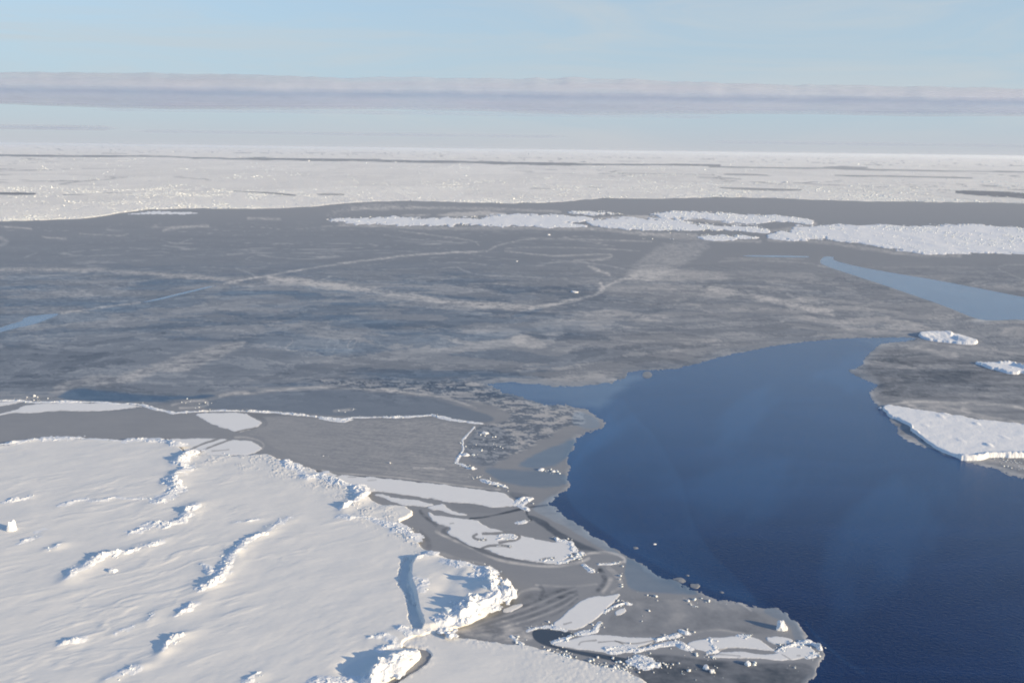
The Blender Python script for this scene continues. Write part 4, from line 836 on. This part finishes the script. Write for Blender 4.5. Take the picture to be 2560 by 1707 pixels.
# rubble lines on the grey ice
flat0 = lambda X, Y: np.zeros(X.shape)
GREY_RIDGES = [
 ([(-40,1003),(0,1002),(36,1001),(84,1006),(153,1005),(242,1005),(281,1010),(324,1009),(357,1012),(383,1022),(434,1032),(485,1029)], 1.5, .55, 40, 'left part of the thin rubble line between bluish ice and pale patches'),
 ([(487,1029),(561,1026),(619,1028),(690,1031),(741,1036),(805,1043),(830,1046),(856,1049),(882,1044),(958,1043)], 1.5, .6, 44, 'middle part of the rubble line, thickest where it sags'),
 ([(800,1046),(830,1052),(860,1054),(883,1049)], 1.0, .4, 10, 'short second rubble strand below the sagging middle of the rubble line'),
 ([(962,1043),(1022,1042),(1081,1038),(1092,1041),(1111,1046),(1130,1050),(1165,1054),(1203,1059)], 1.5, .6, 40, 'right end of the rubble line above the rippled grey sheet'),
 ([(1187,1066),(1171,1084),(1156,1101),(1158,1123),(1146,1145),(1140,1157)], .7, .3, 18, 'thin white rim down the right side of the rippled grey sheet'),
 ([(1140,1158),(1155,1160),(1171,1171),(1190,1172)], .8, .35, 10, 'small white crust at the lower right corner of the rippled sheet'),
 ([(1205,1200),(1225,1207),(1245,1211),(1262,1218)], 1.0, .45, 14, 'jagged white crust above the tip of the longest pale strip'),
 ([(1285,1262),(1300,1248),(1312,1244),(1325,1246),(1300,1264),(1322,1276)], 1.1, .55, 18, 'tangle of white lumps where the cracks meet by the water'),
 ([(1293,1307),(1305,1306),(1315,1304)], .9, .5, 5, 'little white heap in a dark ring above the largest pale patch'),
 ([(1388,1344),(1394,1352),(1412,1352),(1422,1355),(1431,1368),(1434,1378)], 1.2, .65, 20, 'bright rim of lumps at the upper right end of the largest pale patch'),
 ([(1390,1407),(1415,1404),(1432,1396),(1447,1388),(1452,1382)], 1.0, .5, 16, 'bright rim of lumps at the lower right end of the largest pale patch'),
 ([(1358,1405),(1368,1399),(1380,1396)], .8, .45, 4, 'small white comma of ice inside the lower rim of the largest patch'),
 ([(1240,1349),(1255,1347),(1285,1348),(1291,1343),(1283,1338),(1255,1336),(1243,1340)], .7, .35, 14, 'white crust ring inside the dark curl of the largest patch'),
 ([(1180,1351),(1195,1352),(1208,1351),(1212,1348)], .7, .3, 8, 'white crust hook at the left of the dark curl'),
 ([(1232,1366),(1255,1365),(1280,1367),(1296,1368)], .6, .25, 8, 'dotted white crust line across the largest pale patch'),
 ([(1459,1412),(1468,1420),(1480,1427)], .9, .4, 6, 'short white crust slanting in the grey channel below the lens'),
 ([(1495,1411),(1515,1411),(1545,1408)], .8, .45, 8, 'dotted white crust under the grey lens shaped floe'),
 ([(1509,1532),(1520,1524),(1540,1514),(1560,1508),(1577,1511)], 1.1, .55, 16, 'slanting rubble strand right of the leaning pale patch'),
 ([(1485,1580),(1490,1570),(1500,1556)], .9, .45, 5, 'upright white finger of ice below the mottled sheet'),
 ([(1440,1585),(1460,1582),(1490,1576)], .9, .4, 8, 'row of lumps between leaning patch and crack wedge'),
 ([(1276,1590),(1290,1600),(1306,1609)], 1.0, .4, 10, 'small white cluster left of the black crack'),
 ([(1318,1578),(1340,1568),(1365,1566),(1395,1570),(1410,1575)], .9, .35, 14, 'pale crust along the upper lip of the black crack head'),
 ([(1380,1607),(1400,1601),(1422,1594),(1428,1590)], .9, .45, 10, 'white spur of lumps inside the black crack head'),
 ([(1510,1622),(1530,1620),(1560,1617),(1590,1622),(1540,1632),(1520,1630)], 1.1, .45, 24, 'glinting rubble on the dark lip right of the crack wedge'),
 ([(1590,1628),(1640,1616),(1665,1610),(1690,1607),(1720,1622)], 1.1, .5, 26, 'rubble strand linking the crack wedge with the hump backed patch'),
 ([(1640,1600),(1665,1594),(1685,1590),(1698,1586)], 1.0, .5, 12, 'white strand of blocks climbing to the mottled grey sheet'),
 ([(1705,1578),(1715,1582),(1723,1584)], 1.0, .5, 5, 'lone elongated white lump on the mottled sheet edge'),
 ([(1940,1629),(1955,1622),(1975,1614),(1995,1610),(2015,1606),(2020,1604)], 1.1, .6, 22, 'bright strand of blocks between the two point patches'),
 ([(2030,1609),(2045,1614),(2050,1622)], 1.1, .6, 8, 'white blocks at the outermost point beside open water'),
 ([(2018,1645),(2030,1638),(2040,1634)], .9, .45, 8, 'small blocks on the lower side of the outermost point'),
 ([(1578,1654),(1590,1648),(1605,1645),(1622,1650),(1632,1660),(1610,1665),(1590,1662)], 1.8, .7, 34, 'wide bright rubble pile at the right end of the black crack'),
 ([(1845,1591),(1860,1590),(1872,1590)], .8, .4, 5, 'small bright crust on top of the hump backed patch'),
 ([(1776,1593),(1776,1606),(1785,1618),(1790,1628),(1770,1633)], .7, .3, 8, 'fine crust seam across the hump backed patch'),
]
for i, (pts, wd, hh, ns, lb) in enumerate(GREY_RIDGES):
    o = build_ridge(100+i, pts, wd, hh*.85, ns, lb, flat0, .06, .8); o['group'] = 'rubble lines on the grey young ice'; o['category'] = 'rubble line'

# ------------------------------------------------------------------ flat pale snow patches on the young ice
PATCH_MARKS = [ # dark strokes
 ([(1192,1336),(1180,1342),(1192,1349),(1215,1350)], 2.6, .9), ([(1208,1334),(1247,1334),(1265,1331),(1293,1335),(1301,1343),(1290,1351),(1262,1354),(1249,1357)], 3.2, .9), ([(1200,1374),(1210,1368),(1226,1364),(1260,1364),(1275,1367)], 3, .9),
 ([(1350,1401),(1362,1396),(1385,1395)], 2, .8), ([(1125,1309),(1134,1308)], 1.5, .6), ([(805,1177),(804,1184),(812,1192),(830,1198)], 2, .8), ([(826,1198),(852,1187)], 1.6, .8), ([(870,1193),(890,1193)], 1.4, .5), ([(905,1222),(920,1226)], 1.4, .5), ([(920,1202),(940,1200)],1.6,.3),
 ([(1180,1178),(1200,1190)], 1, .3), ([(1410,1561),(1428,1556)], 2, .6), ([(1496,1606),(1540,1602),(1558,1611)], 1.5, .7), ([(1447,1612),(1452,1604),(1490,1601)], 1.6, .6), ([(1537,1602),(1580,1612),(1640,1600)], 1.6, .7),
 ([(1738,1628),(1760,1633),(1800,1636),(1850,1640)], 1.8, .5), ([(1780,1630),(1810,1622),(1860,1622),(1900,1629)], 2, .6), ([(1955,1636),(1975,1648)], 1.5, .6), ([(1993,1639),(2000,1639)], 2, .5),
 ([(460,1133),(500,1112),(545,1098),(560,1092)], 2.2, .9), ([(475,1140),(520,1120),(560,1105),(590,1094)], 2.0, .9), ([(530,1128),(560,1126),(572,1124)], 1.4, .5), ([(572,1087),(600,1077),(640,1070)], 1.8, .9), ([(590,1092),(620,1082),(655,1070)], 1.6, .85),
 ([(1200,1265),(1235,1272),(1270,1268)], 2, .5), ([(990,1237),(1030,1241),(1060,1248),(1085,1254)], 1.6, .6),
]
for i, (poly, lb) in enumerate(PATCHES):
    X, Y = grid_for(poly, 8, .6); px, py = PX(X, Y)
    d = sdf(px, py, smooth(poly, 1))+fbm(X*.35, Y*.35, 600+i, 5, .68)*3.6
    h = .07+.02*fbm(X*.2, Y*.2, 610, 3)
    Z = .02+np.clip(d/1.6, -1, 1)*.075+.01*fbm(X*.5, Y*.9, 611, 3)
    fr = -.5*ss(3.0, 0, d)*ss(-.4, .3, fbm(X*.4, Y*.4, 612, 3))
    for pts, hw, f in PATCH_MARKS:
        q = np.array(pts)
        if q[:, 0].max() < px.min() or q[:, 0].min() > px.max() or q[:, 1].max() < py.min()-5 or q[:, 1].min() > py.max()+5: continue
        dd, _ = dline(px, py, smooth(pts, 2, False)); fr -= f*ss(hw+1.2, hw-.8, dd+fbm(X*.6, Y*.6, 613, 3)*1.2)
    o = mesh_obj('snow_patch', X, Y, Z+.03, d > -2.5, M_PATCH, {'frost': fr}); centre(o)
    tag(o, lb, 'snow patch', group='thin snow patches on the young ice')

# small scattered crumbs of ice on the grey sheets and along the snow shores
def crumbs():
    rng = np.random.default_rng(33); P = []; Sz = []; Zb = []
    def line(pts, n, spread, s0, s1, zb=.06):
        w = GP(pts); L = np.cumsum(np.r_[0, np.hypot(*np.diff(w, axis=0).T)]); s = rng.uniform(0, L[-1], n)
        s = s+np.sin(s*1.7+spread)*1.1+np.sin(s*.53)*2.5; s0 = s0*.8
        P.append(np.stack([np.interp(s, L, w[:, 0])+rng.normal(0, spread, n), np.interp(s, L, w[:, 1])+rng.normal(0, spread, n)], 1)); Sz.append(s0+(s1*1.25-s0)*rng.random(n)**2.2); Zb.append(np.full(n, zb))
    for g in GREY_RIDGES: line(g[0], int(13*max(1, len(g[0])/3)), g[1]*.8, .12, .38)
    for pts, n, sp in [([(1340,1618),(1400,1637),(1490,1658),(1570,1672)], 240, 1.0), ([(1480,1670),(1560,1680),(1610,1700)], 120, 1.8), ([(1640,1670),(1700,1680),(1760,1672)], 26, 1.6), ([(1640,1655),(1680,1665)], 16, 1.0), ([(1765,1668),(1790,1682)], 10, .8), ([(1850,1664),(1880,1658)], 12, .6), ([(1960,1668),(1990,1672)], 10, .5), ([(1700,1632),(1760,1640),(1830,1648)], 26, .5),
                       ([(1568,1484),(1600,1486),(1640,1492),(1700,1497),(1760,1502),(1840,1512)], 26, .5), ([(1710,1495),(1738,1518)], 12, .4), ([(1600,1560),(1620,1515)], 5, 1), ([(1556,1408),(1550,1440),(1558,1475)], 14, .4),
                       ([(1100,1190),(1150,1200)], 0, 1), ([(1170,1120),(1230,1120),(1250,1080)], 50, 3.5), ([(1180,1080),(1215,1086)], 18, 1.0), ([(1155,1138),(1185,1138)], 20, .8), ([(1345,1174),(1390,1180)], 34, 1.0), ([(1160,1185),(1215,1200),(1260,1220)], 60, 1.2), ([(775,1133),(800,1140),(850,1142)], 8, .5), ([(930,1155),(990,1158),(1000,1160)], 9, .5), ([(960,1183),(975,1182)], 3, .4),
                       ([(20,1000),(60,998),(110,1002)], 50, 2.2), ([(430,1006),(480,1002),(520,1010),(470,1016)], 30, 2.5), ([(835,1026),(880,1024)], 16, 1.2), ([(510,1140),(560,1144),(640,1148)], 130, 1.6), ([(500,1146),(530,1152),(590,1160)], 60, 2),
                       ([(1425,1370),(1450,1385),(1440,1400)], 40, .8), ([(1640,570),(1700,582),(1760,590)], 40, 8), ([(1600,597),(1700,600)], 20, 4), ([(2060,598),(2130,612)], 12, 3), ([(2480,1148),(2560,1155)], 60, 2.0), ([(2510,1165),(2560,1172)], 40, 1.5),([(2312,1114),(2370,1136)], 60, .7), ([(2205,1018),(2214,1030)], 10, .6)]:
        n = int(n*.6)
        if n: line(pts, n, sp, .14, .5 if sp < 3.9 else 1.6)
    P = np.vstack(P); Sz = np.concatenate(Sz); Zb = np.concatenate(Zb)
    qx, qy = PX(P[:, 0], P[:, 1]); k = sdf(qx, qy, smooth(WATER_MAIN, 1)) < -4; P, Sz, Zb = P[k], Sz[k], Zb[k]
    o = blocks_mesh('ice_rubble', P, Sz, Sz*.55, M_SLAB, rng, tilt=.5, zbase=Zb)
    tag(o, 'fine crumbs of white ice strewn along cracks and shores', 'ice rubble', kind='stuff')
crumbs()

# single blocks that stand alone
def facet(bm, rng, k=9):
    for _ in range(k):
        n = rng.normal(0, 1, 3); n[2] = abs(n[2])*.6; n /= np.linalg.norm(n); c = rng.uniform(.62, .88); n = Vector(n)
        for v in bm.verts:
            q = v.co.dot(n)-c
            if q > 0: v.co = v.co-n*q
def lone(px_, py_, wpx, hpx, label, seed, zb=.05, mat=M_RIDGE):
    """one weathered block: a noisy faceted lump of the size seen, sitting on the ice"""
    import bmesh
    X, Y = G([px_], [py_]); X, Y = X[0], Y[0]; sc = px_scale(X, Y); wm = wpx*sc; dep = atan2(CH, math.hypot(X, Y))
    hm = hpx*sc*.62/cos(dep); rng = np.random.default_rng(seed)
    bm = bmesh.new(); bmesh.ops.create_icosphere(bm, subdivisions=3, radius=1)
    facet(bm, rng)
    for v in bm.verts:
        x, y, z = v.co
        k = 1.15 or 1/max(abs(x), abs(y), abs(z))**.65
        n = fbm(np.array([x*1.6+seed]), np.array([y*1.6+z*1.3]), seed, 3)[0]
        v.co = (x*k*wm*.5*(1+.22*n), y*k*wm*.42*(1+.25*n), max(z, -.35)*k*hm*(1+.35*n)*.8+hm*.2)
    me = bpy.data.meshes.new('ice_block'); bm.to_mesh(me); bm.free(); me.materials.append(mat)
    o = bpy.data.objects.new('ice_block', me); col.objects.link(o); o.location = (X, Y, zb); o.rotation_euler.z = rng.uniform(-.5, .5)
    return tag(o, label, 'ice block', group='ice blocks standing alone')
lone(1436,731,19,6,'flat white ice block alone on smooth grey ice near the frost ridge',1)
lone(1372,588,8,4,'tiny bright ice block alone just below the far left floe',2)
lone(1292,654,5,3,'speck of an ice block in the middle of the smooth grey sheet',3)
lone(85,991,6,6,'small bright ice block just above the left end of the rubble line',4)
lone(1952,1572,26,28,'big lone white ice block on grey ice near the point',5)
lone(2200,1021,9,5,'small white block at the left tip of the big right bank floe',6)
lone(1302,1068,16,5,'white block below the right end of the rubble line',7) if False else None
lone(1212,1083,17,6,'white block lying off the right end of the rubble line',8)
lone(1163,1138,18,6,'white block on the right rim of the rippled sheet',9)
lone(1181,1172,14,7,'white block at the lower corner of the rippled grey sheet',10)
lone(1352,1175,18,6,'left white block of two in the bluish thin ice by the water',11)
lone(1384,1179,10,5,'right white block of two in the bluish thin ice by the water',12)
lone(1637,1360,8,4,'small pale block drifting in the dark open water',13,-.05)
lone(31,1330,20,34,'tall upright white ice block at the left edge of the snow field',14,.6)
lone(282,1433,22,9,'oval white block right of the round headed ridge',15,.6)
lone(1868,1661,16,11,'white block in the dark ice below the point patches',16)
lone(1765,1670,16,9,'white block in the dark ice, left of the one below the point patches',17)
lone(1781,1680,12,9,'white block in the dark ice, lowest and nearest the bottom edge',18)
# pale brash fragments floating along the thin ice edge
for k, (a, b, wp, hp, lb) in enumerate([(1700,1450,28,5,'long pale brash fragment in the water off the blue thin ice'), (1738,1464,26,6,'pinkish brash fragment beside the long pale one'), (1804,1480,9,4,'small brash fragment in the water above the mottled sheet'), (1718,1438,8,4,'tiny brash speck above the long pale fragment'), (1590,1369,14,3,'faint pale brash streak left of the drifting block')]):
    lone(a, b, wp, hp*.4, lb, 40+k, .02, M_YOUNG)

# ------------------------------------------------------------------ cloud bank over the horizon
def cloud_mat():
    m, t, b = newmat("stratus"); t.nodes.remove(b); out = t.nodes['Material Output']
    df = t.nodes.new('ShaderNodeBsdfDiffuse'); tl = t.nodes.new('ShaderNodeBsdfTranslucent'); tr = t.nodes.new('ShaderNodeBsdfTransparent')
    df.inputs[0].default_value = (.82, .81, .82, 1); tl.inputs[0].default_value = (.80, .83, .92, 1)
    mxa = t.nodes.new('ShaderNodeMixShader'); mxa.inputs[0].default_value = .72; t.links.new(df.outputs[0], mxa.inputs[1]); t.links.new(tl.outputs[0], mxa.inputs[2])
    al = attr(t, 'cover'); g = worldpos(t, (.00035, .00035, .0016))
    n = noise(t, 1.0, 6, g, .6)
    a = math_(t, 'ADD', al, math_(t, 'MULTIPLY', math_(t, 'SUBTRACT', n, .5), .55)); a = mrange(t, a, 0, 1, 0, 1)
    mxb = t.nodes.new('ShaderNodeMixShader'); t.links.new(a, mxb.inputs[0]); t.links.new(tr.outputs[0], mxb.inputs[1]); t.links.new(mxa.outputs[0], mxb.inputs[2])
    t.links.new(mxb.outputs[0], out.inputs['Surface']); return m
M_CLOUD = cloud_mat()
def cloud(name, label, D, zlo, zhi, thick, dens, az0, az1, seed, lump=1.0, nphi=48, slope=0.0):
    """closed roll of stratus: an elliptic tube bent round the viewer's horizon at real distance, height and depth"""
    na = 420; az = np.linspace(az0, az1, na); ph = np.linspace(0, 2*pi, nphi+1)
    A, P = np.meshgrid(az, ph)
    s = A*D; zc = (zlo+zhi)/2+slope*A; hz_ = (zhi-zlo)/2
    t = (A-az0)/(az1-az0); ends = ss(0, .06, t)*ss(1, .94, t)
    n = .6*fbm(s*.00012+seed, np.cos(P)*1.2+7, seed, 4)+.22*fbm(s*.0005, np.cos(P)*2.5+np.sin(P), seed+4, 4)
    rz = hz_*(.95+.16*lump*n+.26*fbm(s*.00007, s*0+seed, seed+21, 3)+.13*fbm(s*.0011, np.sin(P)*1.5, seed+9, 4, .6)*(np.sin(P) > 0)); rr = thick*(1+.10*n)
    Z = zc+np.sin(P)*rz*ends; R = D-np.cos(P)*rr
    v = np.sin(P)
    den = dens*ss(-1.0, -.88, v)*(ss(1.0, .85, v)*.75+.25)*ends*(1+.35*fbm(s*.0002, v*3, seed+30, 4))
    X = R*np.tan(A); Y = R
    o = mesh_obj(name, X, Y, Z, np.ones(X.shape, bool), M_CLOUD, {'cover': den}); centre(o)
    tag(o, label, 'cloud', group='clouds low over the ice', kind='thing'); return o
cloud('cloud_bank', 'long flat grey and pink cloud bank across the whole view above the horizon', 42000, 1880, 3260, 3500, .56, rad(-46), rad(46), 3)
cloud('cloud_streak', 'thin blue grey cloud streak just under the long cloud bank', 60000, 2330, 2520, 2500, .20, rad(-26), rad(14), 8)
cloud('cloud_streak', 'blue grey cloud streak low at the left edge above the horizon', 60000, 1010, 1330, 2500, .26, rad(-46), rad(-24), 12)
cloud('cloud_streak', 'faint pinkish cloud streak low over the horizon, centre left', 70000, 1020, 1260, 3000, .18, rad(-24), rad(4), 15)
cloud('cloud_streak', 'very faint cloud streak low over the horizon at right', 70000, 760, 1000, 3000, .14, rad(12), rad(36), 19)

def haze():
    import bmesh
    bm = bmesh.new(); bmesh.ops.create_cube(bm, size=1)
    for v in bm.verts: v.co = ((v.co.x)*170000, v.co.y*170000+ 60000, -1 if v.co.z < 0 else 108)
    me = bpy.data.meshes.new('haze'); bm.to_mesh(me); bm.free()
    m = bpy.data.materials.new('air'); m.use_nodes = True; t = m.node_tree; t.nodes.clear()
    o_ = t.nodes.new('ShaderNodeOutputMaterial'); pv = t.nodes.new('ShaderNodeVolumePrincipled')
    pv.inputs['Color'].default_value = (.88, .93, 1, 1); pv.inputs['Density'].default_value = HAZE; pv.inputs['Anisotropy'].default_value = .2
    t.links.new(pv.outputs[0], o_.inputs['Volume']); me.materials.append(m)
    o = bpy.data.objects.new('haze', me); col.objects.link(o); tag(o, 'thin pale cold air over the ice', kind='stuff')
HAZE = 3.8e-5
haze()
